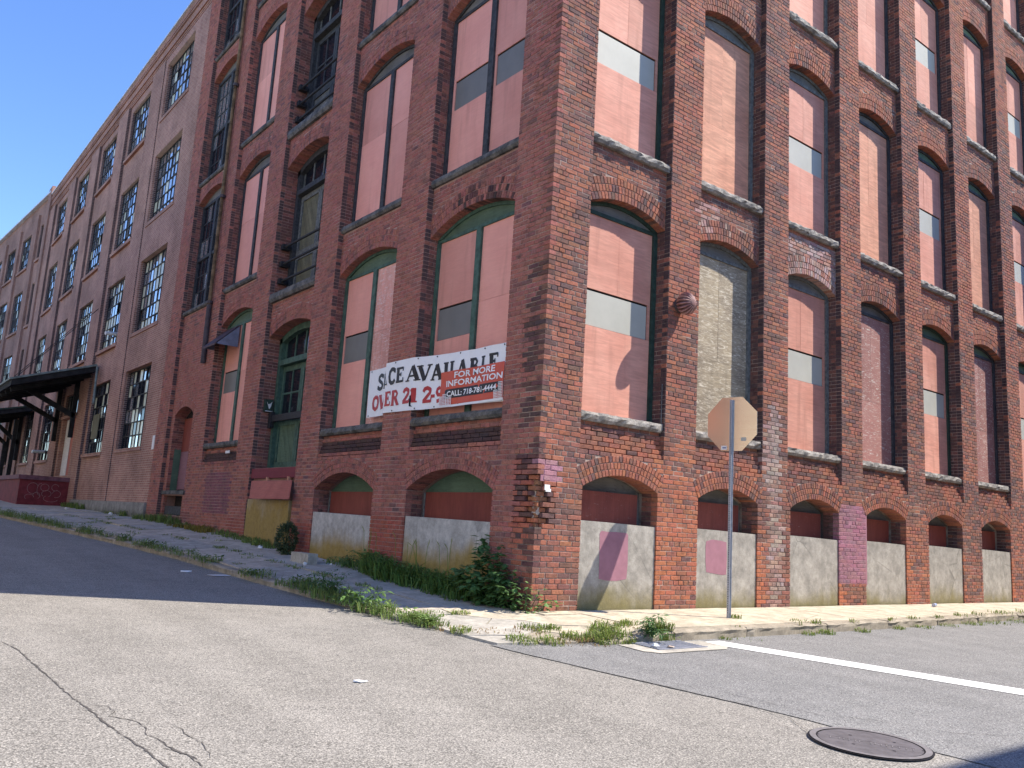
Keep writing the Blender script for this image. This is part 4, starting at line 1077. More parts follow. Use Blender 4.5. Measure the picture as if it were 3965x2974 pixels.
def canopy(name, label, y0, y1, zw, zo, X, trim):
    O = (0, y0, zo); c_ = thing(name, label, 'canopy', O)
    m1 = MB(); th = .24
    A = [(-.0, y0, zw), (X, y0+.15, zo), (X, y1, zo), (0, y1, zw)]
    m1.poly(A); B = [(p[0], p[1], p[2]-th) for p in A]; m1.poly(B[::-1])
    for i in range(4): m1.quad(A[i], B[i], B[(i+1) % 4], A[(i+1) % 4])
    m1.build('canopy_roof', 'canopy_wood', parent=c_, origin=O)
    m1 = MB(); m1.beam((.0, y0-.02, zw+.0), (X-.03, y0+.12, zo), .06, .07); m1.beam((X-.03, y0+.1, zo), (X-.03, y1, zo), .06, .07); m1.build('edge_flashing', trim, parent=c_, origin=O)
    yy = y0+.9
    while yy < y1-.2:
        m1 = MB(); m1.beam((.0, yy, zw-th-.07), (X+.1, yy, zo-th-.07), .12, .14); m1.build('rafter', 'canopy_wood', parent=c_, origin=O)
        yy += 1.15
    for yy in (y0+2.6, y0+5.9):
        if yy > y1: continue
        m1 = MB(); m1.beam((-.06, yy, zw-1.75), (X*.66, yy, lerp(zw, zo, .66)-th-.1), .16, .18); m1.build('strut', 'canopy_wood', parent=c_, origin=O)
        m1 = MB(); m1.beam((-.08, yy, zw-2.6), (-.08, yy, zw-th), .16, .16, (0, 1, 0)); m1.build('wall_post', 'canopy_wood', parent=c_, origin=O)
    for yy in (y0+.9, y0+3.4):
        if zw > 5.8: m1 = MB(); m1.bar((.1, yy+.3, zw+2.5), (X*.93, yy+.9, lerp(zw, zo, .93)+.02), .014, 5); m1.build('tie_rod', 'steel_sash', parent=c_, origin=O)
    return c_
canopy('dock_canopy', 'black timber canopy on knee braces over the red dock', 25.9, 33.6, 6.1, 5.2, -2.65, 'canopy_trim')
canopy('dock_canopy', 'second lower green-edged canopy farther along the brick wing', 38.6, 45.5, 5.55, 5.05, -2.0, 'green_frame')
m1 = MB(); m1.box(-1.35, -1.2, 33.6, 33.75, .6, 4.4); m1.box(-1.6, -1.45, 34.0, 34.12, .6, 3.4); tag(m1.build('timber_post', 'canopy_wood', origin=(-1.35, 33.7, .8)), 'dark upright timbers at the far end of the red dock', 'post')
m1 = MB(); m1.bar((.25, 24.45, 7.12), (-.2, 24.35, 7.06), .07, 10); m1.build('exhaust_pipe', 'pvc_white', parent=wing, origin=WO)
m1 = MB(); m1.bar((.25, 35.2, 3.2), (-.3, 35.1, 3.16), .075, 10); m1.build('exhaust_pipe', 'pvc_white', parent=wing, origin=WO)
m1 = MB(); m1.box(.012, .028, 17.22, 17.42, 2.64, 3.04); m1.build('notice_plate', 'paper_white', parent=wing, origin=WO, label='white vertical plate')
m1 = MB(); m1.bar((-.05, 25.4, 4.6), (-.05, 25.6, 6.0), .04, 8); m1.build('drainpipe', 'canopy_trim', parent=wing, origin=WO)
# far wing, bent slightly toward the street
far = thing('far_brick_wing', 'farthest brick wing with stepped parapet at the left edge', 'building', (0, 43.4, 0))
far_ = far; FO = (0, 43.4, 0); ANG = math.atan(.062)
def bend(p): 
    dy = p[1]-43.4; return (p[0]-dy*math.sin(ANG)+0, 43.4+dy*math.cos(ANG), p[2])
def mbend(m_): m_.v = [bend(p) for p in m_.v]; return m_
fcols = [(44.3, 45.3)]+[(47.2+3.9*i, 49.65+3.9*i) for i in range(7)]
m1 = MB(); prev = 43.4
for i, (a, c) in enumerate(fcols):
    nxt = fcols[i+1][0] if i+1 < len(fcols) else 76.
    e = (c+nxt)/2
    wall_strip(m1, prev, e, [(a, c, za, zb) for za, zb in rows_], .1, 17.9); prev = e
m1.box(.6, 14, 43.4, prev, -.5, 17.8); mbend(m1).build('wall', 'far_brick', parent=far, origin=FO)
for i, (a, c) in enumerate(fcols):
    nxt = fcols[i+1][0] if i+1 < len(fcols) else 76.
    m1 = MB(); m1.box(-.02, .5, c+.4, nxt-.4, -.5, 17.2); mbend(m1).build('pilaster', 'far_brick', parent=far, origin=FO)
m1 = MB(); m1.box(-.08, .5, 43.0, 43.9, -.5, 18.2); m1.build('corner_pier', 'far_brick', parent=far, origin=FO)
m1 = MB(); m1.box(-.1, .7, 43.3, prev, 17.9, 18.0); mbend(m1).build('coping', 'coping_metal', parent=far, origin=FO)
for i, (a, c) in enumerate(fcols):
    for j, (za, zb) in enumerate(rows_):
        steel_window(far, FO, a, c, za, zb, 4 if i == 0 else 8, 5, j, rot=bend, single=False)

# ------------------------------------------------------------------ building across the side street (out of frame; its shadow reaches the lower right corner)
OB = (4.6, -10., -.4); ob = thing('opposite_building', 'flat roofed brick building across the side street shading the near road', 'building', OB)
m1 = MB(); m1.box(4.6, 30, -22, -10.02, -1, 9.95); m1.build('wall', 'street_brick', parent=ob, origin=OB)
m1 = MB(); m1.box(4.5, 30.1, -22.1, -9.98, 9.95, 10.1); m1.build('coping', 'coping_metal', parent=ob, origin=OB)
for i in range(5):
    for j in range(2):
        x = 6.5+4.6*i; z = 1.6+4*j
        m1 = MB(); m1.box(x, x+1.6, -10.03, -9.97, z, z+2.3); wv = m1.build('window', 'grey_frame', parent=ob, origin=OB)
        m1 = MB(); m1.box(x+.1, x+1.5, -9.968, -9.96, z+.1, z+2.2); m1.build('pane', 'glass_dark', parent=wv, origin=OB)
        m1 = MB(); m1.box(x-.1, x+1.7, -10.0, -9.9, z-.15, z); m1.build('sill', 'granite', parent=ob, origin=OB)

TB = (-13.5, 20., 0.); tb = thing('bounce_building', 'unseen pale building added across the left street to bounce warm light', 'building', TB)  # unseen building added and coloured pale to bounce warm light on the left facade
m1 = MB(); m1.box(-24, -13.5, -2., 46, -1.5, 11.); m1.build('wall', 'bounce_stucco', parent=tb, origin=TB)
m1 = MB(); m1.box(-24.1, -13.4, -2.1, 46.1, 11., 11.2); m1.build('coping', 'coping_metal', parent=tb, origin=TB)
for i in range(9):
    for j in range(3):
        y = 2.8+4.6*i; z = 1.5+3.2*j
        m1 = MB(); m1.box(-13.55, -13.46, y, y+1.5, z, z+2.); wv = m1.build('window', 'grey_frame', parent=tb, origin=TB)
        m1 = MB(); m1.box(-13.458, -13.45, y+.1, y+1.4, z+.1, z+1.9); m1.build('pane', 'glass_dark', parent=wv, origin=TB)
        m1 = MB(); m1.box(-13.5, -13.4, y-.1, y+1.6, z-.12, z); m1.build('sill', 'granite', parent=tb, origin=TB)

# ------------------------------------------------------------------ stop sign seen from behind
px, py = 2.68, -.93; pz = zsw(px, py)
SO = (px, py, pz); ss = thing('stop_sign', 'bare aluminium back of an octagonal road sign on perforated post', 'road sign', SO)
m1 = MB(); nrm = Vector((-math.cos(math.radians(9)), -math.sin(math.radians(9)), 0)); sdv = Vector((-nrm.y, nrm.x, 0)) 
H = 2.985-pz; c0 = Vector((px, py, 0))
def sp(u, h, t_): P = c0+sdv*u+nrm*t_; return (P.x, P.y, pz+h)
# hat-section post: two flanges, two webs, a crown
m1 = MB()
for (u0, u1, t0, t1) in ((-.032, -.016, -.004, 0.), (.016, .032, -.004, 0.), (-.017, -.013, -.002, .03), (.013, .017, -.002, .03), (-.0145, .0145, .028, .032)):
    b8 = [sp(u, h, tt) for h in (-.3, H-.05) for u, tt in ((u0, t0), (u1, t0), (u1, t1), (u0, t1))]
    i = len(m1.v); m1.v += b8; m1.c += [(1, 1, 1)]*8; m1.f += [(i, i+1, i+2, i+3), (i+7, i+6, i+5, i+4)]+[(i+k, i+4+k, i+4+(k+1) % 4, i+(k+1) % 4) for k in range(4)]
post = m1.build('post', 'galvanised', parent=ss, origin=SO)
m1 = MB(); h = .06
while h < H-.1: m1.quad(sp(-.028, h, .0012), sp(-.02, h, .0012), sp(-.02, h+.012, .0012), sp(-.028, h+.012, .0012)); m1.quad(sp(-.005, h, .0335), sp(.005, h, .0335), sp(.005, h+.012, .0335), sp(-.005, h+.012, .0335)); h += .0254*1.2
m1.build('post_holes', 'iron_dark', parent=post, origin=SO, kind='stuff')
RS = .375/math.cos(math.pi/8); hc = H-.385; m1 = MB()
P0 = [sp(RS*math.cos(math.pi/8+k*math.pi/4), hc+RS*math.sin(math.pi/8+k*math.pi/4), -.006) for k in range(8)]; P1 = [sp(RS*math.cos(math.pi/8+k*math.pi/4), hc+RS*math.sin(math.pi/8+k*math.pi/4), -.009) for k in range(8)]
m1.poly(P0); m1.poly(P1[::-1])
for k in range(8): m1.quad(P0[k], P1[k], P1[(k+1) % 8], P0[(k+1) % 8])
pl = m1.build('sign_plate', 'sign_back', parent=ss, origin=SO)
m1 = MB(); m1.quad(sp(.09, hc-.285, -.0045), sp(.17, hc-.28, -.0045), sp(.168, hc-.235, -.0045), sp(.088, hc-.24, -.0045)); st_ = m1
side = 1 if Vector(sp(.1, 0, 0)).dot(rt) < Vector(sp(-.1, 0, 0)).dot(rt) else -1
def stick(u0, u1, h0, h1, m_, t_=-.0045):
    q = MB(); q.quad(sp(side*u0, h0, t_), sp(side*u1, h0, t_), sp(side*u1, h1, t_), sp(side*u0, h1, t_)); q.build('sticker', m_, parent=pl, origin=SO)
stick(.07, .16, hc-.355, hc-.3, 'paper_white'); stick(.085, .14, hc-.337, hc-.322, 'sticker_blue', -.0035); stick(-.22, -.14, hc-.24, hc-.19, 'metal_panel')

# ------------------------------------------------------------------ banner and poster
def bann(y, z, t_=0.):
    """point on the banner: hangs in the left bay, over the pier face, then across the right bay"""
    tab = [(.9, .10), (1.7, .115), (2.6, .085), (2.95, .05), (3.2, -.018), (4.06, -.018), (4.3, .13), (4.6, .15), (5.0, .15)]
    x = itp(tab, y)+(.02*nz(y*2.6, z*2.2)+.008*nz(y*7, z*5, 3))*(1 if y < 3.1 else .25)
    return (x-t_, y, z)
def btop(y): return itp([(.9, 3.545), (2.2, 3.56), (3.2, 3.59), (4.06, 3.59), (5, 3.58)], y)
def bbot(y): return itp([(.9, 2.715), (2.2, 2.74), (3.2, 2.735), (4.06, 2.75), (5, 2.75)], y)
BO = (-.02, 3.6, 2.74)
ban = thing('banner', 'white vinyl banner with black and red capitals wrapped over brick pier', 'banner', BO)
m1 = MB(); ycs = [.93+.08*i for i in range(50)]+[4.92]; ycs = sorted(ycs+[3.2, 4.06, 4.3, 2.95]); nzr = 8
for y in ycs:
    for j in range(nzr+1): m1.v.append(bann(y, lerp(bbot(y), btop(y), j/nzr))); m1.c.append((1, 1, 1))
m1.f = [(i*(nzr+1)+j, i*(nzr+1)+j+1, (i+1)*(nzr+1)+j+1, (i+1)*(nzr+1)+j) for i in range(len(ycs)-1) for j in range(nzr)]
sheet_ = m1.build('banner_sheet', 'vinyl_white', parent=ban, origin=BO)
G = {  # heavy slab-serif capitals: strokes ((points), width) in a unit box
 'S': [([(.82, .8), (.7, .93), (.45, .97), (.22, .85), (.2, .68), (.4, .55), (.65, .44), (.8, .28), (.72, .1), (.48, .03), (.25, .08), (.12, .22)], .2), ([(.84, .98), (.84, .72)], .06), ([(.1, .02), (.1, .28)], .06)],
 'P': [([(.25, 0), (.25, 1)], .26), ([(.25, .92), (.6, .92), (.78, .75), (.6, .5), (.25, .48)], .16), ([(.05, .04), (.5, .04)], .08)],
 'A': [([(.12, .03), (.5, .97)], .13), ([(.5, .97), (.85, .03)], .27), ([(.25, .32), (.72, .32)], .1), ([(-.02, .03), (.3, .03)], .07), ([(.62, .03), (1.04, .03)], .07)],
 'C': [([(.85, .78), (.7, .93), (.45, .95), (.25, .78), (.2, .5), (.27, .2), (.48, .05), (.72, .08), (.88, .25)], .21), ([(.88, .97), (.88, .68)], .07)],
 'E': [([(.25, 0), (.25, 1)], .27), ([(.05, .94), (.85, .94)], .12), ([(.25, .52), (.62, .52)], .12), ([(.05, .06), (.88, .06)], .12), ([(.85, .98), (.85, .72)], .08), ([(.88, .3), (.88, .02)], .08), ([(.62, .66), (.62, .38)], .07)],
 'V': [([(.15, .97), (.5, .03)], .27), ([(.5, .03), (.86, .97)], .13), ([(-.04, .97), (.38, .97)], .07), ([(.68, .97), (1.02, .97)], .07)],
 'I': [([(.5, 0), (.5, 1)], .5), ([(.05, .96), (.95, .96)], .08), ([(.05, .04), (.95, .04)], .08)],
 'L': [([(.35, 0), (.35, 1)], .32), ([(.05, .96), (.7, .96)], .08), ([(.05, .06), (.95, .06)], .12), ([(.92, .34), (.92, .02)], .09)],
 'B': [([(.25, 0), (.25, 1)], .25), ([(.05, .94), (.58, .94), (.75, .76), (.58, .54), (.25, .52)], .14), ([(.58, .53), (.84, .3), (.62, .06), (.05, .06)], .16)],
 'O': [([(.5, .95), (.25, .8), (.18, .5), (.25, .2), (.5, .05), (.75, .2), (.82, .5), (.75, .8), (.5, .95)], .21)],
 'R': [([(.22, 0), (.22, 1)], .25), ([(.05, .94), (.58, .94), (.76, .75), (.58, .53), (.22, .51)], .14), ([(.5, .52), (.85, .04)], .22), ([(.02, .04), (.42, .04)], .08), ([(.74, .04), (1.02, .04)], .08)],
 '2': [([(.18, .72), (.28, .9), (.52, .96), (.78, .84), (.76, .62), (.45, .32), (.18, .1)], .2), ([(.12, .08), (.9, .08)], .16), ([(.9, .28), (.9, .02)], .08)],
 '1': [([(.5, 0), (.5, 1)], .34), ([(.15, .04), (.85, .04)], .09), ([(.2, .82), (.5, .96)], .12)],
 '-': [([(.1, .42), (.9, .42)], .18)],
 '9': [([(.5, .95), (.25, .85), (.2, .66), (.35, .47), (.6, .47), (.8, .62), (.78, .8), (.5, .95)], .18), ([(.8, .66), (.78, .35), (.55, .1), (.25, .06)], .19)]}
def glyphs(lst, m_, t0):
    for ch, y0, y1, z0, z1 in lst:
        q = MB(); wd = abs(y0-y1); ht = z1-z0
        for si, (pts, wst) in enumerate(G[ch]):
            P = []
            for a, b in zip(pts, pts[1:]):
                for k in range(4): P.append((lerp(a[0], b[0], k/4), lerp(a[1], b[1], k/4)))
            P.append(pts[-1]); L = []
            for i, p in enumerate(P):
                a = P[max(0, i-1)]; b = P[min(len(P)-1, i+1)]; dx, dy = (b[0]-a[0])*wd, (b[1]-a[1])*ht; l = math.hypot(dx, dy) or 1
                ww = wst*.5*min(wd, .24) if abs(dy) >= abs(dx)*.6 else wst*.5*min(.24, ht)
                ww *= 1.3; nx_, ny_ = -dy/l*ww, dx/l*ww
                L.append([bann(y0-(p[0]*wd+s_*nx_), z0+p[1]*ht+s_*ny_, t0+.0006*si) for s_ in (1, -1)])
            for (a, b), (c_, d_) in zip(L, L[1:]): q.quad(a, b, d_, c_)
        q.build('letter', m_, parent=sheet_, origin=BO)
glyphs([('S', 4.62, 4.36, 3.21, 3.47), ('P', 4.38, 4.16, 3.21, 3.47), ('A', 4.28, 4.0, 3.22, 3.47), ('C', 3.98, 3.71, 3.22, 3.48), ('E', 3.71, 3.45, 3.22, 3.47), ('A', 3.39, 3.03, 3.21, 3.46), ('V', 3.1, 2.75, 3.19, 3.44), ('A', 2.77, 2.5, 3.18, 3.43), ('I', 2.47, 2.34, 3.18, 3.43), ('L', 2.31, 2.14, 3.19, 3.43), ('A', 2.1, 1.88, 3.18, 3.43), ('B', 1.83, 1.58, 3.17, 3.42), ('L', 1.54, 1.39, 3.18, 3.42), ('E', 1.34, 1.1, 3.19, 3.43)], 'vinyl_black', .004)
glyphs([('O', 4.76, 4.48, 2.86, 3.11), ('V', 4.5, 4.24, 2.86, 3.11), ('E', 4.03, 3.82, 2.86, 3.1), ('R', 3.81, 3.56, 2.85, 3.1), ('2', 3.47, 3.23, 2.86, 3.1), ('1', 3.27, 3.03, 2.86, 3.09), ('2', 2.98, 2.71, 2.84, 3.08), ('-', 2.76, 2.64, 2.84, 3.06), ('9', 2.66, 2.42, 2.83, 3.07)], 'vinyl_red', .004)
q = MB(); q.poly([bann(y, z, .005) for y, z in ((3.24, 2.97), (3.2, 2.98), (3.185, 2.9), (3.19, 2.82), (3.15, 2.79), (3.23, 2.8), (3.245, 2.88))]); q.build('tear', 'iron_dark', parent=sheet_, origin=BO)
for y in (.98, 1.45, 2.05, 2.65, 3.1, 3.75, 4.85):
    for z in (btop(y)-.025, bbot(y)+.025): q = MB(); q.bar(bann(y, z, .003), bann(y, z, .009), .012, 8); q.build('grommet', 'dark_edge', parent=sheet_, origin=BO)
PO = (.05, 1.7, 2.75); pos_ = thing('poster', 'red printed poster with white lettering and phone number over the banner', 'poster', PO)
def post_(y, z, t_=0.): b_ = bann(y, z); return (min(b_[0], .115)-.022-t_, y, z)
def pgrid(y0, y1, z0, z1, t_, m_, name, parent, f=lambda y, z: z):
    q = MB(); ny = max(2, int(abs(y0-y1)/.1)); nz_ = max(1, int((z1-z0)/.15))
    for i in range(ny+1):
        for j in range(nz_+1): y = lerp(y0, y1, i/ny); z = lerp(z0, z1, j/nz_); q.v.append(post_(y, z, t_)); q.c.append((1, 1, 1))
    q.f = [(i*(nz_+1)+j, i*(nz_+1)+j+1, (i+1)*(nz_+1)+j+1, (i+1)*(nz_+1)+j) for i in range(ny) for j in range(nz_)]
    return q.build(name, m_, parent=parent, origin=PO)
ps = pgrid(2.5, .93, 2.765, 3.275, 0, 'poster_red', 'poster_sheet', pos_)
pgrid(2.5, .93, 2.73, 2.762, -.001, 'vinyl_white', 'lower_margin', ps)
pgrid(2.37, .985, 2.86, 3.0, .003, 'vinyl_black', 'phone_band', ps)
def text(body, y0, y1, z0, z1, m_, t_=.006):
    cu = bpy.data.curves.new('lettering', 'FONT'); cu.body = body; cu.offset = .022; cu.resolution_u = 2
    o = bpy.data.objects.new('lettering', cu); COL.objects.link(o); bpy.context.view_layer.update()
    me = bpy.data.meshes.new_from_object(o.evaluated_get(bpy.context.evaluated_depsgraph_get())); bpy.data.objects.remove(o)
    vs = [v.co.copy() for v in me.vertices]; x0 = min(v.x for v in vs); x1 = max(v.x for v in vs); a0 = min(v.y for v in vs); a1 = max(v.y for v in vs)
    for v in me.vertices:
        u = (v.co.x-x0)/(x1-x0); h = (v.co.y-a0)/(a1-a0); p = post_(lerp(y0, y1, u), lerp(z0, z1, h), t_); v.co = (p[0]-PO[0], p[1]-PO[1], p[2]-PO[2])
    me.materials.append(M[m_]); o = bpy.data.objects.new('lettering', me); COL.objects.link(o); o.parent = ps
text('FOR MORE', 2.13, 1.14, 3.155, 3.25, 'vinyl_white'); text('INFORMATION', 2.34, .95, 3.035, 3.13, 'vinyl_white'); text('CALL: 718-781-4444', 2.31, 1.08, 2.885, 2.97, 'vinyl_white')
def tower(y0, y1, z0, z1):
    n = 0; y = y0
    q = MB()
    def r4(a, b, c_, d_): q.quad(post_(a, c_, .009), post_(b, c_, .009), post_(b, d_, .009), post_(a, d_, .009))
    r4(y0, y1, z1-.008, z1)
    k = int((z1-z0)/.022)
    for i in range(k): r4(y0, y1, z0+i*.022, z0+i*.022+.007)
    for u in (0, .3, .62, 1): yy = lerp(y0, y1, u); r4(yy+.004, yy-.004, z0, z1)
    q.build('tower_drawing', 'vinyl_white', parent=ps, origin=PO)
for a in ((2.49, 2.43, 2.74, 2.9), (2.41, 2.32, 2.74, 2.93), (2.31, 2.2, 2.74, 2.88), (1.13, 1.05, 2.76, 2.88), (1.03, .94, 2.76, 2.99)): tower(*a)

# ------------------------------------------------------------------ manhole, catch basin
mx, my = -1.36, -5.17; mz = zr(mx, my); MO = (mx, my, mz); man = thing('manhole', 'round cast iron manhole cover in the near road', 'manhole cover', MO)
def tiltz(x, y): return zr(x, y)
def disc(r0, r1, h, m_, name, parent, n=48):
    q = MB()
    for k in range(n):
        a, b = 2*math.pi*k/n, 2*math.pi*(k+1)/n
        P = lambda rr_, aa: (mx+rr_*math.cos(aa), my+rr_*math.sin(aa), zr(mx+rr_*math.cos(aa), my+rr_*math.sin(aa))+h)
        if r0 > 0: q.quad(P(r0, a), P(r1, a), P(r1, b), P(r0, b))
        else: q.poly([P(0, 0), P(r1, a), P(r1, b)])
    return q.build(name, m_, parent=parent, origin=MO)
disc(.0, .385, .0095, 'iron_dark', 'frame_gap', man); disc(.332, .372, .015, 'iron_light', 'frame_ring', man); cv = disc(0, .322, .0125, 'cast_iron', 'cover', man)
ca = Vector((.5, -.86, 0)).normalized(); cb = Vector((-ca.y, ca.x, 0))
def mp(u, v, h): x = mx+ca.x*u+cb.x*v; y = my+ca.y*u+cb.y*v; return (x, y, zr(x, y)+h)
q = MB(); q.quad(mp(-.27, .012, .0145), mp(.27, .012, .0145), mp(.27, .016, .0145), mp(-.27, .016, .0145)); q.build('groove', 'iron_dark', parent=cv, origin=MO)
q = MB(); rm = random.Random(8); u = -.27     # worn, unreadable raised lettering
while u < .27:
    wv = rm.uniform(.012, .03)
    if rm.random() < .8:
        q.quad(mp(u, -.05, .0155), mp(u+.006, -.05, .0155), mp(u+.006, -.0, .0155), mp(u, -.0, .0155))
        if rm.random() < .6: q.quad(mp(u, -.008, .0157), mp(u+wv, -.008, .0157), mp(u+wv, .0, .0157), mp(u, .0, .0157))
    u += wv+.012
q.build('raised_lettering', 'iron_light', parent=cv, origin=MO)
q = MB()
for s_ in (-1, 1): q.quad(mp(s_*.31, -.005, .0146), mp(s_*.345, -.012, .0146), mp(s_*.345, .012, .0146), mp(s_*.31, .005, .0146))
for (u, v) in ((-.12, .12), (.15, .11), (-.1, -.13), (.14, -.14)): q.quad(mp(u-.012, v, .0146), mp(u+.012, v-.006, .0146), mp(u+.012, v+.006, .0146), mp(u, v+.01, .0146))
q.build('pick_hole', 'iron_dark', parent=cv, origin=MO)

CO = (.42, -1.95, zr(.42, -1.95)); cb_ = thing('catch_basin', 'steel storm drain grate in concrete apron below the kerb gap', 'drain', CO)
def cz(x, y, h): return (x, y, zr(x, y)+h)
q = MB(); P = [(-.2, -1.72), (-.22, -2.1), (-.1, -2.24), (.95, -2.24), (1.12, -2.12), (1.1, -1.74)]; q.poly([cz(x, y, .012) for x, y in P]); q.build('apron', 'slab_grey', parent=cb_, origin=CO)
q = MB(); q.poly([cz(x, y, .014) for x, y in ((.02, -1.7), (.02, -2.1), (.8, -2.1), (.8, -1.7))]); q.build('shaft', 'iron_dark', parent=cb_, origin=CO)
gr = MB(); gr.box(.02, .8, -2.1, -2.07, zr(.4, -2.1)-.02, zr(.4, -2.1)+.022); gr.box(.02, .8, -1.73, -1.7, zr(.4, -1.7)-.02, zr(.4, -1.7)+.022); g_ = gr.build('grate', 'grate_steel', parent=cb_, origin=CO)
for k in range(9):
    y = -2.055+k*.04; q = MB(); q.box(.03, .79, y-.009, y+.009, zr(.4, y)-.02, zr(.4, y)+.021); q.build('bar', 'grate_steel', parent=g_, origin=CO)

# ------------------------------------------------------------------ plants
def blades(mb, x, y, z, n, h, spread, r, base=(1, 1, 1), lean=.5, wd=.0045):
    for _ in range(n):
        a = r.uniform(0, 6.283); rr_ = spread*math.sqrt(r.random()); bx, by = x+rr_*math.cos(a), y+rr_*math.sin(a)
        bz = z(bx, by) if callable(z) else z
        hh = h*r.uniform(.45, 1.1); la = r.uniform(0, 6.283); ll = lean*hh*r.uniform(.2, 1.); dx, dy = math.cos(la)*ll, math.sin(la)*ll; w2 = wd*r.uniform(.7, 1.4); px_, py_ = -math.sin(la)*w2, math.cos(la)*w2
        k = r.uniform(.6, 1.35); col = (base[0]*k*r.uniform(.9, 1.2), base[1]*k, base[2]*k)
        p0, p1 = (bx-px_, by-py_, bz-.01), (bx+px_, by+py_, bz-.01); m0, m1_ = (bx+dx*.35-px_*.8, by+dy*.35-py_*.8, bz+hh*.6), (bx+dx*.35+px_*.8, by+dy*.35+py_*.8, bz+hh*.6); t_ = (bx+dx, by+dy, bz+hh*(.95-.25*abs(ll/hh)))
        mb.quad(p0, p1, m1_, m0, col); mb.poly([m0, m1_, t_], col)
def leafq(mb, p, d, n, L, W, col):
    d = Vector(d).normalized(); n = Vector(n); sd_ = d.cross(n)
    if sd_.length < 1e-3: sd_ = d.orthogonal()
    sd_.normalize(); p = Vector(p); u = sd_.cross(d).normalized()
    a = p; b = p+d*L*.45+sd_*W*.5-u*L*.04; c_ = p+d*L-u*L*.16; e = p+d*L*.45-sd_*W*.5-u*L*.04; m_ = p+d*L*.45+u*L*.03
    mb.poly([a, b, m_], col); mb.poly([b, c_, m_], col); mb.poly([c_, e, m_], col); mb.poly([e, a, m_], col)
sw = lambda x, y: zsw(x, y)
def rosette(mb, x, y, zf, n, L, r, base=(1, 1, 1), h=.1, sp=.08):
    for _ in range(n):
        a = r.uniform(0, 6.283); k = r.uniform(.6, 1.35); rr_ = sp*r.random(); px_, py_ = x+rr_*math.cos(a), y+rr_*math.sin(a)
        d = Vector((math.cos(a), math.sin(a), r.uniform(-.1, .9))); leafq(mb, (px_, py_, zf(px_, py_)+h*r.random()), d, (r.uniform(-.4, .4), r.uniform(-.4, .4), 1), L*r.uniform(.6, 1.2), L*.42*r.uniform(.7, 1.2), (base[0]*k, base[1]*k, base[2]*k))
r = random.Random(77)
# grass rooted in the kerb joint of the left street
mb = MB()
for (y, n, h) in ((.75, 170, .16), (.5, 110, .14), (.2, 130, .13), (-.1, 110, .11), (-.35, 90, .1), (1.35, 160, .2), (1.7, 200, .24), (2.1, 120, .18), (2.55, 160, .2), (2.9, 90, .14), (3.9, 90, .13), (4.2, 70, .1), (5.9, 90, .13), (6.4, 60, .1), (7.2, 80, .12), (8.0, 60, .1), (8.6, 90, .12), (9.3, 110, .15), (10.4, 110, .16), (11.5, 60, .12), (12.3, 120, .16), (12.9, 120, .18), (14.2, 100, .16), (15, 130, .18), (15.8, 130, .18), (16.6, 150, .2), (17.5, 150, .2), (18.5, 150, .2), (19.5, 150, .2), (21, 150, .2), (22.5, 150, .2)):
    blades(mb, xl(y)+.04, y, sw, int(n*.75), h, .17+.12*r.random(), r, lean=1.0)
    for _ in range(3): rosette(mb, xl(y)+.04+r.uniform(-.12, .14), y+r.uniform(-.25, .25), sw, 22, .05+.04*r.random(), r, (.85, .9, .9), h*.8, .12)
for _ in range(46):
    y = r.uniform(1.5, 20); x = xl(y)*r.choice((.5, .5, r.uniform(.15, .9))); blades(mb, x, y, sw, 22, .06, .12, r, lean=1.3); rosette(mb, x, y, sw, 8, .04, r, (.8, .85, .9), .02, .08)
mb.build('kerb_grass', 'grass_green', kind='stuff')['label'] = 'grass tufts rooted along the left kerb'
# corner and right kerb grass
mb = MB()
for (x, y, n, h, s_) in ((-1.55, -.75, 110, .1, .12), (-1.25, -1.4, 150, .09, .17), (-.95, -1.5, 120, .09, .16), (-.72, -.98, 150, .07, .2), (-.5, -1.0, 90, .07, .12), (-.55, -1.42, 160, .1, .16), (-.3, -1.55, 190, .12, .17), (-.05, -1.6, 190, .13, .17), (-.1, -1.35, 130, .13, .14), (.1, -1.15, 80, .16, .1), (.12, -1.3, 80, .1, .12), (.55, -1.58, 170, .2, .13), (.68, -1.62, 120, .16, .1), (.38, -1.2, 70, .12, .1), (.55, -1.15, 60, .1, .1), (-1.3, .28, 130, .06, .22), (-.9, .2, 90, .06, .12), (-1.62, .1, 130, .1, .15), (-1.62, -.2, 110, .09, .14), (1.6, -1.72, 50, .07, .08), (3.3, -1.72, 70, .09, .1), (3.7, -1.7, 120, .11, .16), (4.6, -1.69, 110, .09, .15), (5.7, -1.66, 90, .08, .13), (6.4, -1.64, 110, .08, .2), (7.3, -1.62, 90, .08, .2), (8.2, -1.6, 120, .1, .25), (9, -1.6, 120, .1, .3), (10, -1.55, 150, .1, .4), (11, -1.53, 150, .1, .4), (2.75, -.98, 60, .09, .08), (3.6, -1.45, 50, .06, .2), (1.9, -1.78, 30, .05, .2)):
    zf_ = (lambda a, b: zsw(a, b) if b > yr(a) else zr(a, b))
    blades(mb, x, y, zf_, int(n*.8), h*.85, s_, r, lean=1.5, base=(1.15, 1.05, .9))
    if n > 75: rosette(mb, x+r.uniform(-.1, .1), y+r.uniform(-.05, .05), zf_, 16, .05, r, (1.1, 1.05, 1), h*.5, .1)
mb.build('corner_grass', 'grass_green', kind='stuff')['label'] = 'bright grass in the cracks of the broken corner pavement'
mb = MB()
for (x, y, n) in ((-.9, -1.05, 60), (-.45, -1.58, 120), (-1.3, -.9, 50), (-1.55, -.5, 50), (-.75, -1.5, 60), (.4, -1.25, 20)): blades(mb, x, y, (lambda a, b: zsw(a, b) if b > yr(a) else zr(a, b)), n, .035, .2, r, lean=1.6, wd=.005)
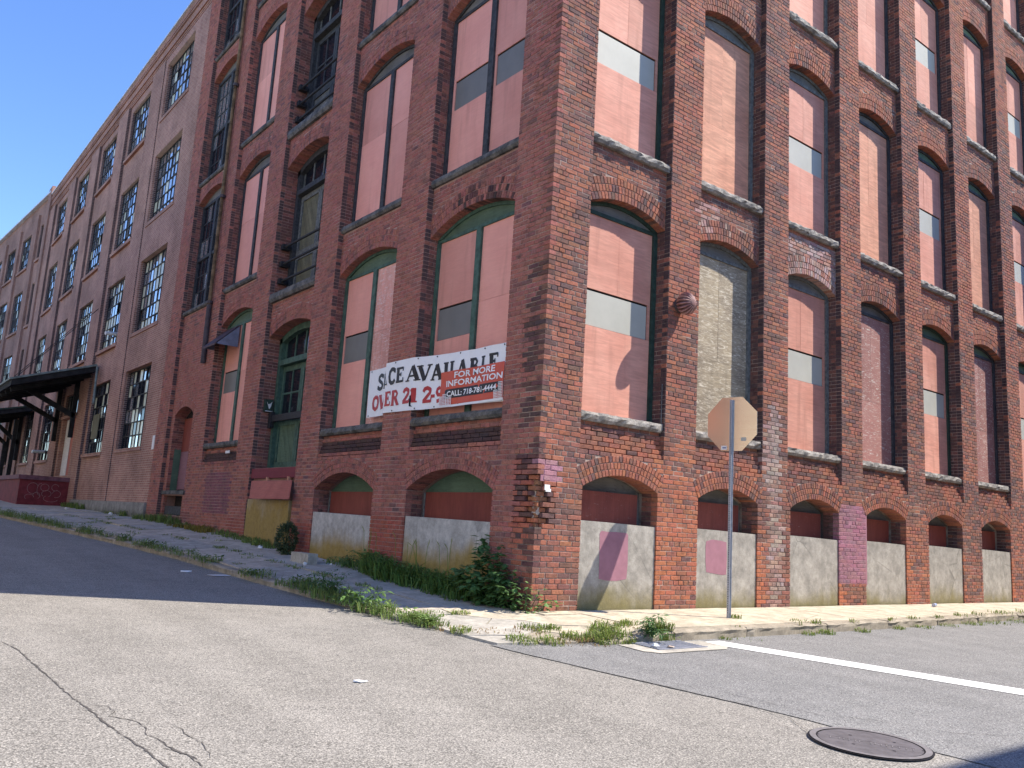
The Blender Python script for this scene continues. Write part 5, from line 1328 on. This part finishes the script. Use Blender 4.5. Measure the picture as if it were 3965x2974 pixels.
mb.build('dry_litter', 'dry_grass', kind='stuff')['label'] = 'brown dead grass on the broken corner pavement'
# tall grass against the first concrete panel
mb = MB()
for i in range(46):
    y = r.uniform(.75, 4.05); dn = -.06-.34*r.random()*clamp((4.4-y)/1.2); hh = .36 if y < 3.3 else .42
    if y > 3.1: dn *= .8
    blades(mb, dn, y, sw, 46, hh*r.uniform(.6, 1.15), .17, r, base=(.75, .9, .8), lean=1.1, wd=.008)
    rosette(mb, dn, y, sw, 30, .09, r, (.7, .85, .8), hh*.75, .2)
for i in range(14):
    y = r.uniform(1.2, 3.8); x = -.15-.2*r.random(); z = sw(x, y); h = r.uniform(.5, .72); lx, ly = r.uniform(-.12, .05), r.uniform(-.2, .2)
    mb.bar((x, y, z), (x+lx, y+ly, z+h), .003, 4, col=(1.2, 1.1, .8)); leafq(mb, (x+lx, y+ly, z+h-.02), (lx, ly, .15), (1, 0, .3), .12, .014, (1.5, 1.2, .8))
mb.build('tall_grass', 'grass_green', kind='stuff')['label'] = 'tall dark grass against the concrete panel by the corner'
# grass along wall base farther left
mb = MB()
for (y, n, h) in ((7.8, 90, .14), (8.3, 110, .16), (8.8, 110, .14), (9.4, 80, .12), (10.0, 90, .16), (10.6, 80, .18), (13.2, 60, .16), (14.2, 130, .26), (14.9, 150, .3), (15.6, 130, .28), (16.3, 110, .22), (17.2, 90, .18), (18.9, 110, .24), (20.4, 60, .15), (24.5, 120, .25), (25.5, 140, .28), (26.4, 130, .25), (27, 120, .22), (4.6, 60, .12), (5.0, 60, .14)):
    blades(mb, -.12, y, sw, n, h, .2, r, lean=1., wd=.008); rosette(mb, -.14, y+.1, sw, 30, .07, r, (.8, .9, .9), h*.7, .25)
mb.build('wall_grass', 'grass_green', kind='stuff')['label'] = 'grass along the foot of the shaded wall'
mb = MB()
for i in range(16): blades(mb, -.12-.15*r.random(), 11.2+.16*i, sw, 36, .2*(1-.04*i), .16, r, lean=.9, wd=.01)
mb.build('moss_clump', 'moss_yellow', kind='stuff')['label'] = 'yellow-green low growth at the wall foot'
# leafy climber at the corner
VO = (-.2, .55, zsw(-.2, .55)); vine = thing('corner_shrub', 'broad-leaved green shrub climbing the corner pier', 'shrub', VO)
stem = MB(); lv = MB()
def spray(base, tip, n, L, seg=5, col=(1, 1, 1), droop=.6, W=.75):
    base = Vector(base); tip = Vector(tip); prev = base
    for k in range(1, seg+1):
        t_ = k/seg; p = base.lerp(tip, t_)+Vector((r.uniform(-.02, .02), r.uniform(-.02, .02), .05*math.sin(t_*3.1))); stem.bar(prev, p, .006*(1.2-t_), 5, .006*(1-t_*.9)); 
        for _ in range(max(1, n//seg)):
            q = prev.lerp(p, r.random()); a = r.uniform(0, 6.283); d = Vector((math.cos(a), math.sin(a), r.uniform(-droop, .3))); kk = r.uniform(.65, 1.4)
            leafq(lv, q+d*.03, d, (r.uniform(-.3, .3), r.uniform(-.3, .3), 1), L*r.uniform(.6, 1.15), L*W*r.uniform(.7, 1.1), (col[0]*kk, col[1]*kk, col[2]*kk))
        prev = p
z_ = zsw(-.15, .8)
for (bx, by, tx, ty, h, n, L) in ((-.1, .85, -.12, .95, .88, 46, .12), (-.12, .9, -.22, .8, .7, 44, .12), (-.15, .6, -.2, .52, .66, 44, .11), (-.12, .65, -.1, .42, .55, 40, .11), (-.2, .45, -.32, .3, .42, 40, .11), (-.1, .4, -.15, .18, .45, 34, .1), (-.18, .75, -.4, .75, .5, 44, .12), (-.15, .55, -.38, .5, .36, 40, .11), (-.1, .3, -.3, .2, .28, 36, .1), (-.2, .9, -.4, 1.0, .4, 40, .11), (-.1, .2, -.2, .05, .3, 30, .09), (-.2, .62, -.45, .62, .25, 40, .11), (-.15, 1.05, -.3, 1.2, .42, 34, .11), (-.08, .5, -.08, .62, .78, 30, .1)):
    for q_ in range(2): spray((bx, by, z_-.08), (tx+r.uniform(-.05, .05)*q_, ty+r.uniform(-.08, .08)*q_, z_+h*(1-.08*q_)), n, L*1.1, seg=7)
stem.build('stem', 'leaf_green', parent=vine, origin=VO); lv.build('leaves', 'leaf_green', parent=vine, origin=VO)['kind'] = 'stuff'
VO2 = (-.12, -.1, zsw(-.12, -.1)); v2 = thing('sunlit_weed', 'small pale-leaved weed in sun at the foot of the corner', 'weed', VO2); stem = MB(); lv = MB()
for (bx, by, tx, ty, h, n, L) in ((-.1, .02, -.12, -.08, .36, 22, .075), (-.05, -.08, .08, -.12, .3, 20, .07), (-.05, -.1, .25, -.14, .16, 22, .08), (-.1, -.05, -.2, -.15, .2, 18, .07), (0, -.1, .38, -.12, .1, 16, .085)): spray((bx, by, VO2[2]-.02), (tx, ty, VO2[2]+h), n, L, col=(1.7, 1.5, 1.6))
stem.build('stem', 'leaf_green', parent=v2, origin=VO2); lv.build('leaves', 'leaf_green', parent=v2, origin=VO2)['kind'] = 'stuff'
# rounded bush between the concrete panels
UO = (-.28, 6.75, zsw(-.28, 6.75)); bu = thing('round_bush', 'dense rounded small-leaved bush in front of the brick pier', 'bush', UO); stem = MB(); lv = MB()
for i in range(9): a = i*.7; stem.bar((UO[0], UO[1], UO[2]-.02), (UO[0]+.1*math.cos(a), UO[1]+.12*math.sin(a), UO[2]+.4), .008, 5, .004)
for i in range(1900):
    a = r.uniform(0, 6.283); u = r.uniform(-1, 1); rad = r.uniform(.72, 1.)*(1+.12*nz(math.cos(a)*2, math.sin(a)*2, u*2)); s_ = math.sqrt(1-u*u)
    rad *= 1+.22*nz(math.cos(a)*3.1+4, math.sin(a)*3.1, u*3.1); p = Vector((UO[0]+.18*rad*s_*math.cos(a), UO[1]+.21*rad*s_*math.sin(a), UO[2]+.27+.29*rad*u)); d = Vector((math.cos(a)*s_+r.uniform(-.6, .6), math.sin(a)*s_+r.uniform(-.6, .6), u+r.uniform(-.4, .6))); k = r.uniform(.55, 1.4)
    leafq(lv, p, d, (r.uniform(-1, 1), r.uniform(-1, 1), 1), .05*r.uniform(.7, 1.3), .028, (k, k, k))
stem.build('stem', 'bush_green', parent=bu, origin=UO); lv.build('foliage', 'bush_green', parent=bu, origin=UO)['kind'] = 'stuff'
# single weeds
def weed(name, label, x, y, z, sprays, L, cat='weed', col=(1, 1, 1), W=.5, mat='leaf_green'):
    global stem, lv
    O = (x, y, z); o = thing(name, label, cat, O); stem = MB(); lv = MB()
    for (tx, ty, h, n) in sprays: spray((x, y, z-.01), (x+tx, y+ty, z+h), n, L, col=col, W=W)
    stem.build('stem', mat, parent=o, origin=O); lv.build('leaves', mat, parent=o, origin=O)['kind'] = 'stuff'
    return o
weed('drain_weed', 'feathery green weed growing from the kerb gap above the drain', .34, -1.64, zsw(.34, -1.6), [(.1, -.1, .2, 26), (-.12, -.12, .16, 26), (-.02, -.2, .02, 30), (.22, .0, .2, 24), (-.15, -.02, .12, 20), (.08, -.22, -.02, 26), (.2, .14, .16, 18)], .09, W=.32)
weed('kerb_weed', 'leafy sunlit weed on the kerb just at the shadow edge', xl(.95)+.02, .95, zsw(xl(.95), .95), [(.05, .0, .26, 20), (-.15, -.1, .2, 20), (.2, -.12, .22, 20), (.1, -.25, .14, 18), (-.12, .15, .22, 16), (.25, .1, .16, 14), (-.25, .05, .14, 14)], .11, col=(1.25, 1.2, 1), W=.4)
weed('kerb_bush_weed', 'dark bushy weed on the shaded kerb beyond the shadow edge', xl(1.75)+.08, 1.75, zsw(xl(1.75), 1.75), [(r.uniform(-.3, .3), r.uniform(-.4, .4), r.uniform(.14, .36), 24) for _ in range(14)], .07, W=.4)
weed('spiky_tuft', 'spiky dark green tuft in front of the second concrete panel', -.22, 4.35, zsw(-.22, 4.35), [(r.uniform(-.12, .12), r.uniform(-.2, .2), r.uniform(.12, .3), 10) for _ in range(8)], .16, W=.14)

# ------------------------------------------------------------------ litter
def litter(name, label, cat, x, y, z, pts, m_='paper_white', h=.004, lift=()):
    O = (x, y, z); q = MB(); n = len(pts)
    T = [(x+a, y+b, z+h+(lift[i] if i < len(lift) else 0)) for i, (a, b) in enumerate(pts)]; B = [(p[0], p[1], z+.0005) for p in T]
    q.poly(T); 
    for i in range(n): q.quad(T[i], T[(i+1) % n], B[(i+1) % n], B[i])
    return tag(q.build(name, m_, origin=O), label, cat)
def onroad(x, y): return zr(x, y)+.006
litter('paper_sheet', 'flat white paper sheet in the shaded gutter by the kerb', 'litter', -2.16, 4.83, onroad(-2.16, 4.83), [(-.16, .05), (-.12, -.12), (.16, -.08), (.13, .1)])
litter('paper_scrap', 'small white scrap on the shaded road left of the paper sheet', 'litter', -2.5, 5.3, onroad(-2.5, 5.3), [(-.08, .02), (0, -.05), (.08, 0), (.02, .05)], lift=(.02, 0, .02, .01))
litter('paper_scrap', 'pale crumpled scrap lying alone on the sunlit road', 'litter', -3.61, -2.39, onroad(-3.61, -2.39), [(-.05, .015), (-.01, -.025), (.05, -.02), (.045, .015), (0, .03)], lift=(.01, 0, .012, 0, .008))
def crumple(name, label, x, y, z, s_, m_='paper_white', cat='litter', flat=.75):
    O = (x, y, z); q = MB(); rr_ = random.Random(int(x*100+y*10)); n, mrow = 8, 5
    for j in range(mrow+1):
        ph = math.pi*j/mrow
        for i in range(n): a = 2*math.pi*i/n; k = s_*rr_.uniform(.4, 1.35); q.v.append((x+k*math.sin(ph)*math.cos(a), y+k*math.sin(ph)*math.sin(a), z+max(0, s_*flat-flat*k*math.cos(ph)))); q.c.append((1, 1, 1))
    for j in range(mrow):
        for i in range(n): q.f.append((j*n+i, j*n+(i+1) % n, (j+1)*n+(i+1) % n, (j+1)*n+i))
    return tag(q.build(name, m_, origin=O), label, cat)
crumple('crumpled_paper', 'crumpled white tissue on the pavement left of the bush', -.42, 7.6, zsw(-.42, 7.6), .05)
crumple('crumpled_paper', 'crumpled white wrapper just right of the concrete block', -.72, 4.95, zsw(-.72, 4.95), .035)
crumple('crumpled_paper', 'tiny white wrapper at the foot of the second concrete panel', -.35, 4.75, zsw(-.35, 4.75), .025)
crumple('crumpled_paper', 'white scrap by the foundation left of the cellar opening', -.35, 19.5, zsw(-.35, 19.5), .06)
crumple('crumpled_paper', 'white scrap on the far pavement near the red dock', -.8, 23.5, zsw(-.8, 23.5), .06)
crumple('leaf_litter', 'pale dry debris caught on the drain grate', .24, -2.06, zr(.22, -2.05)+.02, .035, 'plaster_lump', flat=.35)
crumple('leaf_litter', 'white crumpled cup remains at the left end of the drain grate', .1, -1.98, zr(.1, -1.98)+.02, .04, flat=.5)
BX = (-.6, 5.25, zsw(-.6, 5.25)); q = MB(); P = [(-.68, 4.93), (-.5, 4.95), (-.52, 5.58), (-.7, 5.56)]
q.poly([(x, y, BX[2]+.17) for x, y in P])
for i in range(4): a, b = P[i], P[(i+1) % 4]; q.quad((*a, BX[2]+.17), (*b, BX[2]+.17), (*b, BX[2]-.06), (*a, BX[2]-.06))
tag(q.build('concrete_block', 'slab_grey', origin=BX), 'loose grey concrete block standing by the bush', 'block')
cx_, cy_ = 9.45, -.42; CZ = zsw(cx_, cy_); q = MB(); q.bar((cx_-.06, cy_, CZ+.034), (cx_+.06, cy_+.02, CZ+.034), .033, 12); tag(q.build('drink_can', 'can_metal', origin=(cx_, cy_, CZ)), 'dented drink can lying on the sunlit pavement', 'can')
